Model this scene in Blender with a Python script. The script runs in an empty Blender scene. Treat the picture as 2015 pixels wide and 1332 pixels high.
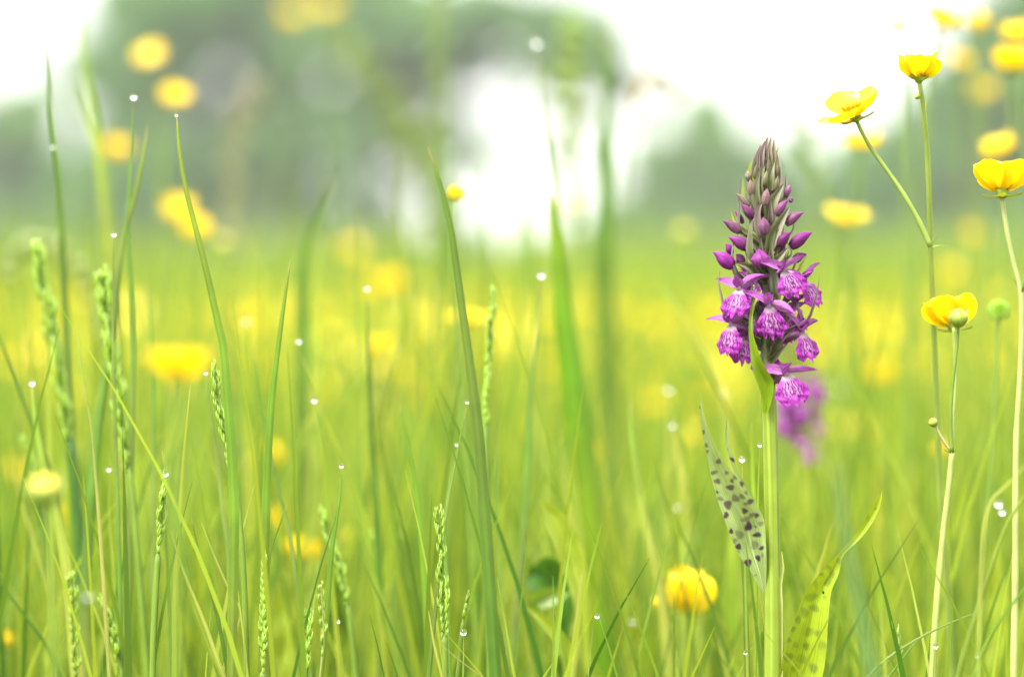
import bpy, math, random
import numpy as np
from mathutils import Vector, Matrix
random.seed(7); rng = np.random.default_rng(11)
scn = bpy.context.scene; col = scn.collection

# ------------------------------------------------------------------ camera
W, H, F = 2015.0, 1332.0, 150.0/36.0*2015.0      # photo size and focal length in photo pixels
D0 = 1.68                                        # focus distance (the orchid)
HAZE = 0.00042
CAMZ, TILT = 0.30, math.atan((666-540)/F)
cam = bpy.data.cameras.new('camera'); camo = bpy.data.objects.new('camera', cam); col.objects.link(camo)
cam.lens = 150; cam.sensor_width = 36; cam.clip_start = 0.05; cam.clip_end = 3000
camo.location = (0, 0, CAMZ); camo.rotation_euler = (math.pi/2 - TILT, 0, 0)
cam.dof.use_dof = True; cam.dof.focus_distance = D0; cam.dof.aperture_fstop = 5.4
scn.camera = camo
ct, st = math.cos(TILT), math.sin(TILT)
def P(x, y, d):
    X = (x-W/2)/F*d; V = -(y-H/2)/F*d
    return np.array((X, d*ct + V*st, CAMZ - d*st + V*ct))
# ------------------------------------------------------------------ light: bright overcast sky
world = bpy.data.worlds.new('World'); scn.world = world; world.use_nodes = True
nt = world.node_tree; nt.nodes.clear()
out = nt.nodes.new('ShaderNodeOutputWorld'); bg = nt.nodes.new('ShaderNodeBackground')
sky = nt.nodes.new('ShaderNodeTexSky'); sky.sky_type = 'NISHITA'; sky.sun_disc = False
SUN_EL, SUN_ROT = 58, 215
sky.sun_elevation = math.radians(SUN_EL); sky.sun_rotation = math.radians(SUN_ROT)
sky.dust_density = 6; sky.air_density = 1.0
hs = nt.nodes.new('ShaderNodeHueSaturation'); hs.inputs['Saturation'].default_value = 0.10
nt.links.new(sky.outputs[0], hs.inputs['Color']); ov = nt.nodes.new('ShaderNodeMix'); ov.data_type = 'RGBA'; ov.inputs[0].default_value = .7     # even cloud cover over the clear-sky gradient
ov.inputs[7].default_value = (3.4, 3.37, 3.27, 1)
nt.links.new(hs.outputs[0], ov.inputs[6]); nt.links.new(ov.outputs[2], bg.inputs['Color'])
bg.inputs['Strength'].default_value = 0.13
nt.links.new(bg.outputs[0], out.inputs['Surface'])
sun = bpy.data.lights.new('sun', 'SUN'); sun.energy = 1.5; sun.angle = math.radians(20); sun.color = (1, .96, .88)
suno = bpy.data.objects.new('sun', sun); col.objects.link(suno)
a_, e_ = math.radians(SUN_ROT), math.radians(SUN_EL)
sdir = Vector((math.sin(a_)*math.cos(e_), math.cos(a_)*math.cos(e_), math.sin(e_)))
suno.rotation_euler = sdir.to_track_quat('Z', 'Y').to_euler()
scn.view_settings.view_transform = 'Standard'; scn.view_settings.look = 'None'
scn.view_settings.exposure = 2.88; scn.view_settings.gamma = 1.0
scn.render.engine = 'CYCLES'
cy = scn.cycles; cy.use_denoising = True; cy.max_bounces = 8; cy.diffuse_bounces = 4; cy.transmission_bounces = 6
cy.transparent_max_bounces = 4; cy.sample_clamp_indirect = 8; cy.caustics_refractive = False

# ------------------------------------------------------------------ materials
def leaf_mat(name, trans=.45, rough=.45, spec=.35, streak=0.0, noise=.15, nscale=60, fleck=None):
    m = bpy.data.materials.new(name); m.use_nodes = True; n = m.node_tree.nodes; l = m.node_tree.links
    p = n['Principled BSDF']; o = n['Material Output']
    at = n.new('ShaderNodeAttribute'); at.attribute_name = 'Col'
    c = at.outputs['Color']
    tc = n.new('ShaderNodeTexCoord')
    if noise:
        nz = n.new('ShaderNodeTexNoise'); nz.inputs['Scale'].default_value = nscale; nz.inputs['Detail'].default_value = 3
        l.new(tc.outputs['Object'], nz.inputs['Vector'])
        mr = n.new('ShaderNodeMapRange'); mr.inputs[3].default_value = 1-noise*1.6; mr.inputs[4].default_value = 1+noise*1.6
        mr.inputs[1].default_value = .25; mr.inputs[2].default_value = .75
        l.new(nz.outputs['Fac'], mr.inputs[0])
        v = n.new('ShaderNodeVectorMath'); v.operation = 'SCALE'
        l.new(c, v.inputs[0]); l.new(mr.outputs[0], v.inputs['Scale']); c = v.outputs[0]
    if streak:
        uv = n.new('ShaderNodeUVMap'); uv.uv_map = 'UVMap'
        mp = n.new('ShaderNodeMapping'); mp.inputs['Scale'].default_value = (9, .5, 1)
        l.new(uv.outputs[0], mp.inputs[0])
        n2 = n.new('ShaderNodeTexNoise'); n2.inputs['Scale'].default_value = 3.0; n2.inputs['Detail'].default_value = 2
        l.new(mp.outputs[0], n2.inputs['Vector'])
        m2 = n.new('ShaderNodeMapRange'); m2.inputs[1].default_value = .3; m2.inputs[2].default_value = .7
        m2.inputs[3].default_value = 1-streak; m2.inputs[4].default_value = 1+streak
        l.new(n2.outputs['Fac'], m2.inputs[0])
        v2 = n.new('ShaderNodeVectorMath'); v2.operation = 'SCALE'
        l.new(c, v2.inputs[0]); l.new(m2.outputs[0], v2.inputs['Scale']); c = v2.outputs[0]
        bp = n.new('ShaderNodeBump'); bp.inputs['Strength'].default_value = .25; bp.inputs['Distance'].default_value = .0004
        l.new(n2.outputs['Fac'], bp.inputs['Height']); l.new(bp.outputs[0], p.inputs['Normal'])
    l.new(c, p.inputs['Base Color']); p.inputs['Roughness'].default_value = rough
    p.inputs['Specular IOR Level'].default_value = spec
    if trans:
        t = n.new('ShaderNodeBsdfTranslucent'); mx = n.new('ShaderNodeMixShader'); mx.inputs[0].default_value = trans
        g = n.new('ShaderNodeVectorMath'); g.operation = 'MULTIPLY'; g.inputs[1].default_value = TRANS_TINT.get(name, (1.28, 1.22, .8))
        l.new(c, g.inputs[0]); l.new(g.outputs[0], t.inputs['Color'])
        l.new(p.outputs[0], mx.inputs[1]); l.new(t.outputs[0], mx.inputs[2]); l.new(mx.outputs[0], o.inputs['Surface'])
    return m
TRANS_TINT = {'petal_yellow': (1.05, 1.0, .8), 'orchid_petal': (1.15, 1.0, 1.15), 'orchid_lip': (1.1, 1, 1.1)}
M = {}
M['grass'] = leaf_mat('grass', .55, .42, .4, .26, .16, 40)
M['field'] = leaf_mat('field', .6, .6, .1, 0, 0)
M['tree'] = leaf_mat('tree', .3, .6, .2, 0, .1, 3)
M['leaf'] = leaf_mat('leaf', .42, .38, .5, .24, .12, 90)
M['stem'] = leaf_mat('stem', .22, .4, .4, .18, .10, 80)
M['bract'] = leaf_mat('bract', .25, .5, .3, .2, .1, 120)
M['petal_yellow'] = leaf_mat('petal_yellow', .45, .25, .6, .13, .06, 150)
M['orchid_petal'] = leaf_mat('orchid_petal', .35, .55, .2, .34, .16, 300)
M['orchid_lip'] = leaf_mat('orchid_lip', .35, .55, .25, .04, .06, 350)
M['bark'] = leaf_mat('bark', 0, .9, .1, 0, .3, 2)
M['plain'] = leaf_mat('plain', .2, .6, .3, 0, .1, 200)
gm = bpy.data.materials.new('dew_water'); gm.use_nodes = True
gp = gm.node_tree.nodes['Principled BSDF']; gp.inputs['Transmission Weight'].default_value = 1; gp.inputs['IOR'].default_value = 1.333
gp.inputs['Roughness'].default_value = 0; gp.inputs['Base Color'].default_value = (1, 1, 1, 1); M['water'] = gm

# ------------------------------------------------------------------ mesh helpers
def mk(name, V, Fc, colr, mat, parent=None, uv=None, smooth=True):
    me = bpy.data.meshes.new(name); V = np.asarray(V, dtype=np.float32)
    Fc = [np.asarray(f, dtype=np.int32) for f in Fc] if isinstance(Fc, (list, tuple)) else [np.asarray(Fc, dtype=np.int32)]
    Fc = [f for f in Fc if len(f)]
    nl = sum(f.size for f in Fc); npoly = sum(len(f) for f in Fc)
    me.vertices.add(len(V)); me.vertices.foreach_set('co', V.ravel())
    me.loops.add(nl); me.polygons.add(npoly)
    li = np.concatenate([f.ravel() for f in Fc]); me.loops.foreach_set('vertex_index', li)
    tot = np.concatenate([np.full(len(f), f.shape[1], dtype=np.int32) for f in Fc])
    stt = np.concatenate([[0], np.cumsum(tot)[:-1]]).astype(np.int32)
    me.polygons.foreach_set('loop_start', stt)
    me.polygons.foreach_set('use_smooth', np.full(npoly, smooth))
    a = me.color_attributes.new('Col', 'FLOAT_COLOR', 'POINT')
    cc = np.ones((len(V), 4), dtype=np.float32); cc[:, :3] = np.asarray(colr, dtype=np.float32); a.data.foreach_set('color', cc.ravel())
    if uv is not None:
        u = me.uv_layers.new(name='UVMap'); u.data.foreach_set('uv', np.asarray(uv, dtype=np.float32)[li].ravel())
    me.update(calc_edges=True); me.validate()
    me.materials.append(M[mat])
    o = bpy.data.objects.new(name, me); col.objects.link(o)
    if parent is not None: o.parent = parent
    return o
def empty(name, loc=(0, 0, 0)):
    o = bpy.data.objects.new(name, None); col.objects.link(o); o.location = loc; o.empty_display_size = .01; return o
def tag(o, label, cat, group=None, kind=None):
    o['label'] = label; o['category'] = cat
    if group: o['group'] = group
    if kind: o['kind'] = kind
    return o
def child(o, root):
    """keep the world position of a mesh written in world coordinates when it gets a parent with a plain location"""
    o.parent = root; o.matrix_parent_inverse = Matrix.Translation(-root.location); return o
def copy_tree(o, parent=None):
    c = o.copy(); col.objects.link(c)
    if parent is not None: c.parent = parent
    for ch in list(o.children): copy_tree(ch, c)
    return c
def grid_faces(nu, nv):      # nu across, nv along; index = j*nu+i
    i, j = np.meshgrid(np.arange(nu-1), np.arange(nv-1)); a = (j*nu+i).ravel()
    return np.stack([a, a+1, a+nu+1, a+nu], 1)
def smooth_path(pts, n):
    p = np.asarray(pts, float)
    if len(p) == 2: t = np.linspace(0, 1, n)[:, None]; return p[0]*(1-t)+p[1]*t
    seg = np.linalg.norm(np.diff(p[:, :2], axis=0), axis=1); s = np.concatenate([[0], np.cumsum(seg)]); 
    # catmull-rom with arc-length parameters
    m = np.zeros_like(p); m[1:-1] = (p[2:]-p[:-2])/(s[2:]-s[:-2])[:, None]; m[0] = (p[1]-p[0])/(s[1]-s[0]); m[-1] = (p[-1]-p[-2])/(s[-1]-s[-2])
    q = np.linspace(0, s[-1], n); k = np.clip(np.searchsorted(s, q, side='right')-1, 0, len(p)-2)
    h = (s[k+1]-s[k])[:, None]; t = ((q-s[k])[:, None])/h
    return (2*t**3-3*t**2+1)*p[k]+(t**3-2*t**2+t)*h*m[k]+(-2*t**3+3*t**2)*p[k+1]+(t**3-t**2)*h*m[k+1]
def to_ground(pts3, n=6):
    """carry a path (tip first) on from its last point down to the ground"""
    a, b = pts3[-4], pts3[-1]; z = b[2]
    if z <= .002: return pts3
    g = (b-a)/max(1e-6, (a[2]-b[2])); g = np.clip(g, -.6, .6); ext = []
    for k in range(1, n+1):
        t = k/n; ext.append(b + np.array((g[0]*z*(t-.35*t*t), g[1]*z*t*.3, -z*t-.004*(k == n))))
    return np.vstack([pts3, ext])
def tube(path, rad, ns=8):
    path = np.asarray(path); n = len(path); rad = np.broadcast_to(np.asarray(rad, float), (n,))
    T = np.gradient(path, axis=0); T /= np.linalg.norm(T, axis=1)[:, None]+1e-12
    ref = np.array((0, 1., 0)) if abs(T[:, 1]).mean() < .8 else np.array((1., 0, 0))
    A = np.cross(T, ref); A /= np.linalg.norm(A, axis=1)[:, None]+1e-12; B = np.cross(T, A)
    an = np.arange(ns)/ns*2*math.pi
    V = path[:, None]+rad[:, None, None]*(np.cos(an)[None, :, None]*A[:, None]+np.sin(an)[None, :, None]*B[:, None])
    V = V.reshape(-1, 3); j, i = np.meshgrid(np.arange(n-1), np.arange(ns), indexing='ij'); j = j.ravel(); i = i.ravel(); i2 = (i+1) % ns
    Fq = np.stack([j*ns+i, j*ns+i2, (j+1)*ns+i2, (j+1)*ns+i], 1)
    V = np.vstack([V, path[:1], path[-1:]]); c0 = n*ns; k = np.arange(ns); k2 = (k+1) % ns
    Ft = np.vstack([np.stack([k2, k, np.full(ns, c0)], 1), np.stack([(n-1)*ns+k, (n-1)*ns+k2, np.full(ns, c0+1)], 1)])
    uv = np.vstack([np.stack(np.broadcast_arrays(an[None, :]/6.2832, np.linspace(0, 1, n)[:, None]), -1).reshape(-1, 2), [[0, 0], [0, 1]]])
    return V, [Fq, Ft], uv
def ribbon(path, wid, normal, fold=.25, nu=5, twist=0.0):
    """grass blade: a V-folded strip; normal = way the blade's face looks"""
    path = np.asarray(path); n = len(path); T = np.gradient(path, axis=0); T /= np.linalg.norm(T, axis=1)[:, None]+1e-12
    N = np.asarray(normal, float)[None, :]-(T@np.asarray(normal, float))[:, None]*T; N /= np.linalg.norm(N, axis=1)[:, None]+1e-12
    S = np.cross(T, N)
    if twist:
        an = np.linspace(0, twist, n)[:, None]; S, N = S*np.cos(an)+N*np.sin(an), N*np.cos(an)-S*np.sin(an)
    u = np.linspace(-1, 1, nu); w = np.asarray(wid)[:, None, None]/2
    V = path[:, None]+S[:, None]*u[None, :, None]*w-N[:, None]*(np.abs(u)[None, :, None]-.5)*w*fold*2
    uv = np.stack(np.broadcast_arrays((u[None, :]+1)/2, np.linspace(0, 1, n)[:, None]), -1).reshape(-1, 2)
    return V.reshape(-1, 3), grid_faces(nu, n), uv
def merge(parts):
    Vs, Fs, Us, Cs, k = [], {}, [], [], 0
    for V, Fc, uv, c in parts:
        Fc = Fc if isinstance(Fc, list) else [Fc]
        for f in Fc: Fs.setdefault(f.shape[1], []).append(f+k)
        Vs.append(V); Us.append(uv if uv is not None else np.zeros((len(V), 2))); Cs.append(np.broadcast_to(c, (len(V), 3))); k += len(V)
    return np.vstack(Vs), [np.vstack(f) for f in Fs.values()], np.vstack(Us), np.vstack(Cs)

# colours (linear base colours)
TONE = {'lime': (.195, .255, .022), 'green': (.075, .137, .016), 'deep': (.04, .105, .010), 'blue': (.12, .195, .035),
        'pale': (.23, .285, .045), 'straw': (.22, .24, .06), 'mid': (.125, .20, .020)}
YEL = np.array((.82, .60, .006))

# ------------------------------------------------------------------ ground
n = 60; r = np.concatenate([[0], np.geomspace(.5, 420, n)]); th = np.linspace(0, 2*math.pi, 49)[:-1]
V = [(0, 0, 0)]+[(q*math.cos(a), q*math.sin(a), 0) for q in r[1:] for a in th]
Fq = [[1+j*48+i, 1+j*48+(i+1) % 48, 1+(j+1)*48+(i+1) % 48, 1+(j+1)*48+i] for j in range(n-1) for i in range(48)]
Ft = [[0, 1+i, 1+(i+1) % 48] for i in range(48)]
V = np.array(V, float); rr = np.hypot(V[:, 0], V[:, 1])
gcol = np.where(rr[:, None] < 8, np.array((.075, .10, .02)), np.array((.14, .17, .03)))
g = mk('ground', V, [np.array(Fq), np.array(Ft)], gcol, 'bark'); g['kind'] = 'structure'
gmat = leaf_mat('meadow_soil', 0, .95, .05, 0, .35, 6); g.data.materials.clear(); g.data.materials.append(gmat)

# ------------------------------------------------------------------ trees beyond the meadow
def tree(label, base_x, d, blobs, tone, trunk_w=.45, leaf=.34, dens=1.0, group=None, name='broadleaf_tree', spread=1.0):
    base = P(base_x, 540, d); base[2] = 0; root = empty(name, base); px = d/F
    tag(root, label, 'tree' if name != 'hedge_shrub' else 'shrub', group)
    Vs, Fs, Cs, k = [], [], [], 0; parts = []
    top = max(1.5, P(0, min(b[1] for b in blobs)+20, d)[2]); ccx = np.mean([P(b[0], b[1], d)[0] for b in blobs])
    t = np.linspace(0, 1, 9)
    tp = np.stack([base[0]+(ccx-base[0])*t**2*.6, base[1]+0*t, t*top*.8-.1], 1)
    parts.append((*tube(tp, trunk_w*(1-.8*t), 10), (.10, .085, .065)))
    for bi, (x, y, rp, *rest) in enumerate(blobs):
        c = P(x, y, d); c[1] += random.uniform(-1, 1)*rp*px*1.2; R = rp*px
        j = min(7, max(2, int(np.argmin(np.abs(tp[:, 2]-c[2]*.55))))); q = np.linspace(0, 1, 6)[:, None]
        lp = tp[j]*(1-q)+c*q; lp[:, 2] -= (q[:, 0]*(1-q[:, 0]))*R*.5
        parts.append((*tube(lp, np.linspace(trunk_w*.4, .04, 6), 6), (.10, .085, .065)))
        f = rest[0] if rest else 1.0
        nsub = 14; sub = rng.normal(size=(nsub, 3)); sub /= np.linalg.norm(sub, axis=1)[:, None]; sub = c+sub*R*rng.uniform(.25, .8, (nsub, 1))*np.array((1, spread, 1))
        for sc_ in sub:
            m_ = int(90*dens*f*max(1, (R/1.6)**2)); o3 = rng.normal(size=(m_, 3)); o3 /= np.linalg.norm(o3, axis=1)[:, None]
            pc = sc_+o3*R*.42*rng.uniform(.3, 1, (m_, 1))**.5
            pc[:, 2] = np.maximum(pc[:, 2], .15)
            a = rng.normal(size=(m_, 3)); a /= np.linalg.norm(a, axis=1)[:, None]; b = np.cross(a, rng.normal(size=(m_, 3))); b /= np.linalg.norm(b, axis=1)[:, None]
            s = leaf*rng.uniform(.6, 1.3, (m_, 1))
            Vs.append(np.stack([pc-a*s, pc-b*s*.5, pc+a*s, pc+b*s*.5], 1).reshape(-1, 3))
            Fs.append(k+np.arange(m_*4).reshape(-1, 4)); k += m_*4
            Cs.append(np.repeat(np.array(tone)*rng.uniform(.7, 1.3, (m_, 1))*rng.uniform(.85, 1.15), 4, 0))
    Vt, Ftt, uv, cc = merge(parts)
    child(mk('trunk', Vt, Ftt, cc, 'bark', uv=uv), root)
    child(mk('crown', np.vstack(Vs), np.vstack(Fs), np.vstack(Cs), 'tree', smooth=False), root)
G_ = 'trees behind the meadow'
tree('rounded dark tree at the far edge of the meadow behind the tall dark grass blade', 40, 190, [(-60, 320, 120), (50, 250, 120), (100, 400, 130), (-20, 460, 110), (150, 480, 80)], (.10, .20, .04), group=G_)
tree('tall broad tree with dense dark crown behind the twin yellow buttercups', 330, 165, [(270, 60, 110), (400, 10, 130), (250, 190, 90), (340, 140, 80), (520, 40, 90), (600, 130, 80, .7), (330, 320, 100), (420, 420, 90), (560, 420, 80, .8), (210, 380, 100), (620, 260, 70, .6), (500, 140, 70), (200, 280, 80), (290, 250, 90), (380, 60, 90), (160, 130, 70, .7), (420, 320, 70, .7), (640, 60, 80, .8), (500, 400, 70, .8), (150, 450, 80), (520, 300, 90, .45), (560, 220, 80, .5), (440, 230, 80, .35), (280, 220, 70, .6), (600, 340, 70, .6), (570, -50, 110), (660, -10, 100), (240, 450, 90), (330, 470, 90)], (.095, .20, .05), group=G_)
tree('spreading tree whose high crown arches over a gap of white sky', 720, 175, [(740, 50, 100), (860, 30, 110, .9), (990, 60, 100, .9), (1100, 60, 100), (1190, 120, 90), (730, 180, 80, .8), (700, 330, 80, .8), (760, 440, 70, .8), (820, 180, 70, .5), (640, 430, 80), (1060, 150, 60, .5), (690, 230, 80, .8), (790, 120, 90, .8), (930, 120, 70, .7), (1240, 170, 60), (640, -30, 110), (740, -40, 110), (960, 330, 60, .22), (900, 260, 60, .25), (840, 330, 50, .2), (1120, 300, 60, .3), (860, 120, 70, .6), (900, 470, 60, .5), (800, 480, 60, .7)], (.10, .21, .05), group=G_)
tree('rounded green tree standing alone behind the purple orchid', 1400, 185, [(1320, 330, 110), (1400, 270, 100), (1510, 300, 100), (1240, 420, 90), (1380, 430, 120), (1520, 430, 110), (1610, 400, 100), (1180, 470, 70), (1280, 490, 80), (1460, 500, 90), (1590, 490, 90)], (.11, .22, .04), group=G_)
tree('dark tree behind the cluster of buttercups at the meadow edge', 1930, 160, [(1980, 90, 110), (2060, 160, 140), (1940, 230, 100), (1990, 340, 110), (1880, 380, 100), (1780, 410, 90), (1700, 440, 90), (1980, 470, 90), (1840, 480, 80), (1760, 490, 80), (1900, 470, 80), (1860, 300, 70, .7), (2010, 20, 90), (1690, 330, 90), (1770, 310, 90), (1640, 340, 80), (1850, 190, 80, .7), (1720, 400, 90), (1900, 90, 70, .6)], (.095, .20, .045), group=G_)
for x, y, rr_, tn, lb in [(1040, 500, 55, (.095, .19, .05), 'low round shrub under the arching tree crown'), (250, 520, 60, (.095, .19, .05), 'low hedge shrub at the foot of the tall broad tree'),
                      (100, 510, 70, (.095, .19, .045), 'hedge shrub at the foot of the rounded dark tree'), (390, 520, 60, (.095, .19, .045), 'hedge shrub below the twin buttercups'), (650, 515, 70, (.095, .19, .045), 'hedge shrub behind the bent-over blade'),
                      (750, 520, 60, (.095, .19, .045), 'hedge shrub beside the trunk of the arching tree'), (1270, 520, 65, (.10, .2, .045), 'hedge shrub at the foot of the rounded green tree'), (1860, 515, 75, (.095, .19, .045), 'hedge shrub at the foot of the dark tree'), (1960, 520, 75, (.095, .19, .045), 'hedge shrub under the cluster of buttercups'),
                      (930, 545, 40, (.095, .19, .05), 'small shrub under the gap of white sky'), (1180, 500, 70, (.095, .19, .05), 'hedge shrub beside the rounded green tree'),
                      (500, 510, 70, (.095, .19, .05), 'dark hedge shrub between the tall broad tree and the arching tree'), (1680, 510, 60, (.10, .20, .04), 'hedge shrub between the rounded green tree and the dark tree')]:
    tree(lb, x, 150, [(x-rr_*.6, y+10, rr_*.8), (x+rr_*.5, y, rr_)], tn, .12, .25, .8, 'hedge shrubs at the meadow edge', 'hedge_shrub')

# ------------------------------------------------------------------ meadow grass (uncountable)
def field(name, label, cat, n, d0, d1, h0, h1, w0, w1, levels, tones, bias=1.0, xpad=.4, bend=.35, clip=False):
    u = rng.uniform(0, 1, n); d = d0+(d1-d0)*u**bias
    x = rng.uniform(-1, 1, n)*(d*.12*1.5+xpad); h = rng.uniform(h0, h1, n)*rng.uniform(.75, 1, n); w = rng.uniform(w0, w1, n)
    if clip: h = np.where(x > .035*d, np.minimum(h, .27 if clip is True else clip*rng.uniform(.7, 1, n)), h)      # the tall growth thins out towards the orchid
    az = rng.uniform(0, 2*math.pi, n); ln = rng.uniform(.02, bend, n)*h; yaw = rng.normal(0, .7, n)
    S = np.stack([np.cos(yaw), np.sin(yaw), 0*yaw], 1)
    lv = np.linspace(0, 1, levels+1); rows = []
    for t in lv:
        c = np.stack([x+np.cos(az)*ln*t**2.2, d+np.sin(az)*ln*t**2.2, h*(t-.12*t*t*ln/h)-(.004 if t == 0 else 0)], 1)
        ww = w*(.75+.5*t)*(1-t**2.2)/1.1+.0002
        rows += [c-S*ww[:, None]/2, c+S*ww[:, None]/2]
    k = len(rows); V = np.stack(rows, 1).reshape(-1, 3)
    base = np.arange(n)[:, None]*k; fs = [base+np.array([2*j, 2*j+1, 2*j+3, 2*j+2]) for j in range(levels)]
    tn = np.array([TONE[t] for t in tones])[rng.integers(0, len(tones), n)]*rng.uniform(.8, 1.25, (n, 1))
    o = mk(name, V, np.vstack(fs), np.repeat(tn, k, 0), 'field'); tag(o, label, cat, kind='stuff'); return o
field('meadow_grass', 'blurred lime green grass filling the meadow behind the orchid', 'grass', 6500, 2.15, 5.5, .08, .25, .004, .009, 5, ['lime', 'lime', 'mid', 'green', 'pale', 'blue', 'deep'], 1.3)
field('meadow_grass', 'broader blurred blades close behind the orchid', 'grass', 420, 1.9, 2.7, .10, .27, .004, .008, 6, ['lime', 'lime', 'mid', 'green', 'pale', 'blue', 'lime'], 1.0, .05, .45)
field('meadow_grass', 'soft green grass of the open meadow further back', 'grass', 26000, 5.5, 20, .10, .30, .005, .010, 3, ['lime', 'lime', 'mid', 'pale', 'green'], 1.2, .6)
field('meadow_grass', 'far grass of the meadow reaching to the trees', 'grass', 40000, 20, 140, .25, .70, .02, .05, 2, ['mid', 'pale', 'blue', 'lime'], 1.4, 2)
field('meadow_grass', 'low turf of fine grass around the foot of the orchid', 'grass', 3200, 1.15, 2.2, .03, .15, .002, .004, 4, ['lime', 'lime', 'mid', 'green', 'pale'], 1.0, .12)
field('meadow_grass', 'fine upright blades standing close around the orchid', 'grass', 230, 1.55, 1.95, .10, .245, .0016, .0034, 8, ['lime', 'mid', 'green', 'pale', 'blue', 'lime'], 1.0, .02, .5)
field('meadow_grass', 'tangle of fine blades just behind the sharp grass', 'grass', 700, 1.9, 3.0, .14, .33, .002, .0042, 8, ['lime', 'mid', 'green', 'pale', 'blue', 'lime', 'deep'], 1.0, .03, .5)
field('meadow_grass', 'tall thin blades rising above the meadow among the sharp grass', 'grass', 420, 1.85, 3.2, .24, .40, .0016, .0034, 8, ['lime', 'mid', 'green', 'pale', 'blue', 'mid'], 1.0, .03, .3, clip=True)
field('meadow_grass', 'overlapping green blades among the sharp grass and dog-tail spikes', 'grass', 230, 1.62, 2.05, .16, .31, .0022, .0042, 9, ['mid', 'green', 'deep', 'lime', 'pale', 'green', 'mid'], 1.0, .0, .35, clip=.215)
field('meadow_grass', 'sparse upright grass stalks blurred behind the sharp blades', 'grass', 260, 2.2, 5.0, .25, .42, .002, .004, 6, ['mid', 'green', 'pale', 'blue', 'lime'], 1.0, .1, .3)

# far buttercups: too many to count
def far_buttercups(n, d0, d1, h0, h1, bias, label):
    u = rng.uniform(0, 1, n); d = d0+(d1-d0)*u**bias; x = rng.uniform(-1, 1, n)*(d*.18+.3); h = rng.uniform(h0, h1, n)
    Vs, Fs, Cs, k = [], [], [], 0
    for i in range(n):
        R = rng.uniform(.009, .013); c = np.array((x[i], d[i], h[i])); a0 = rng.uniform(0, 6.28); tl = rng.normal(0, .35, 2)
        for q in range(5):
            a = a0+q*1.2566; e = np.array((math.cos(a), math.sin(a), 0)); s = np.array((-math.sin(a), math.cos(a), 0))
            pts = np.array([0*e, e*R*.65+s*R*.55+(0, 0, R*.35), e*R+(0, 0, R*.7), e*R*.65-s*R*.55+(0, 0, R*.35)])
            pts[:, 2] += pts[:, 0]*tl[0]+pts[:, 1]*tl[1]; Vs.append(c+pts); Fs.append(np.arange(4)+k); k += 4; Cs.append(np.tile(YEL*rng.uniform(.85, 1.05), (4, 1)))
        Vs.append(np.array([c+(-.001, 0, 0), c+(.001, 0, 0), (c[0]+.012, c[1], -.003), (c[0]+.010, c[1], -.003)])); Fs.append(np.arange(4)+k); k += 4; Cs.append(np.tile(TONE['mid'], (4, 1)))
    o = mk('distant_buttercups', np.vstack(Vs), np.vstack(Fs), np.vstack(Cs), 'petal_yellow', smooth=False); tag(o, label, 'wildflowers', kind='stuff')
far_buttercups(1050, 4.0, 11, .13, .26, 1.1, 'wash of tiny yellow buttercups spread across the far meadow')

# ------------------------------------------------------------------ buttercups
def petal_mesh(L=.0125, Wd=.0062, el0=12, el1=62, nu=9, nv=10, name='petal'):
    v = np.linspace(0, 1, nv); u = np.linspace(-1, 1, nu)
    el = np.radians(el0+(el1-el0)*np.minimum(1, v*1.25)); dv = np.concatenate([[0], np.diff(v)])
    Rr = np.cumsum(np.cos(el)*dv)*L+.0006; Z = np.cumsum(np.sin(el)*dv)*L
    hw = Wd*(np.sin(np.clip(v, .0, 1)**.75*math.pi*.80)/1.0)*1.02+.0007; hw[-1] = Wd*.50
    V = np.zeros((nv, nu, 3))
    for j in range(nv):
        lat = u*hw[j]; top = (1-.16*np.abs(u)**2.5*v[j]**3) - .03*np.exp(-(u/.2)**2)*(v[j] > .95)
        V[j, :, 0] = Rr[j]*top+(-.0)*lat; V[j, :, 1] = lat
        V[j, :, 2] = Z[j]*top + 18*lat**2*(0.5+v[j])*.9; V[j, :, 0] -= 14*lat**2*v[j]
    uv = np.stack(np.broadcast_arrays((u[None, :]+1)/2, v[:, None]), -1).reshape(-1, 2)
    c = np.tile(YEL, (nv*nu, 1)); c *= (1-.12*(1-np.repeat(v, nu))[:, None])
    o = mk(name, V.reshape(-1, 3), grid_faces(nu, nv), c, 'petal_yellow', uv=uv); col.objects.unlink(o); return o.data
PET = {'globe': petal_mesh(L=.0165, Wd=.0075, el0=35, el1=96), 'vase': petal_mesh(L=.0135, Wd=.0074, el0=30, el1=64), 'cup': petal_mesh(Wd=.0068, el0=24, el1=70), 'bowl': petal_mesh(el0=12, el1=58), 'open': petal_mesh(el0=2, el1=28), 'closed': petal_mesh(L=.011, el0=45, el1=100), 'flat': petal_mesh(el0=-8, el1=20, Wd=.0052)}
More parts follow.
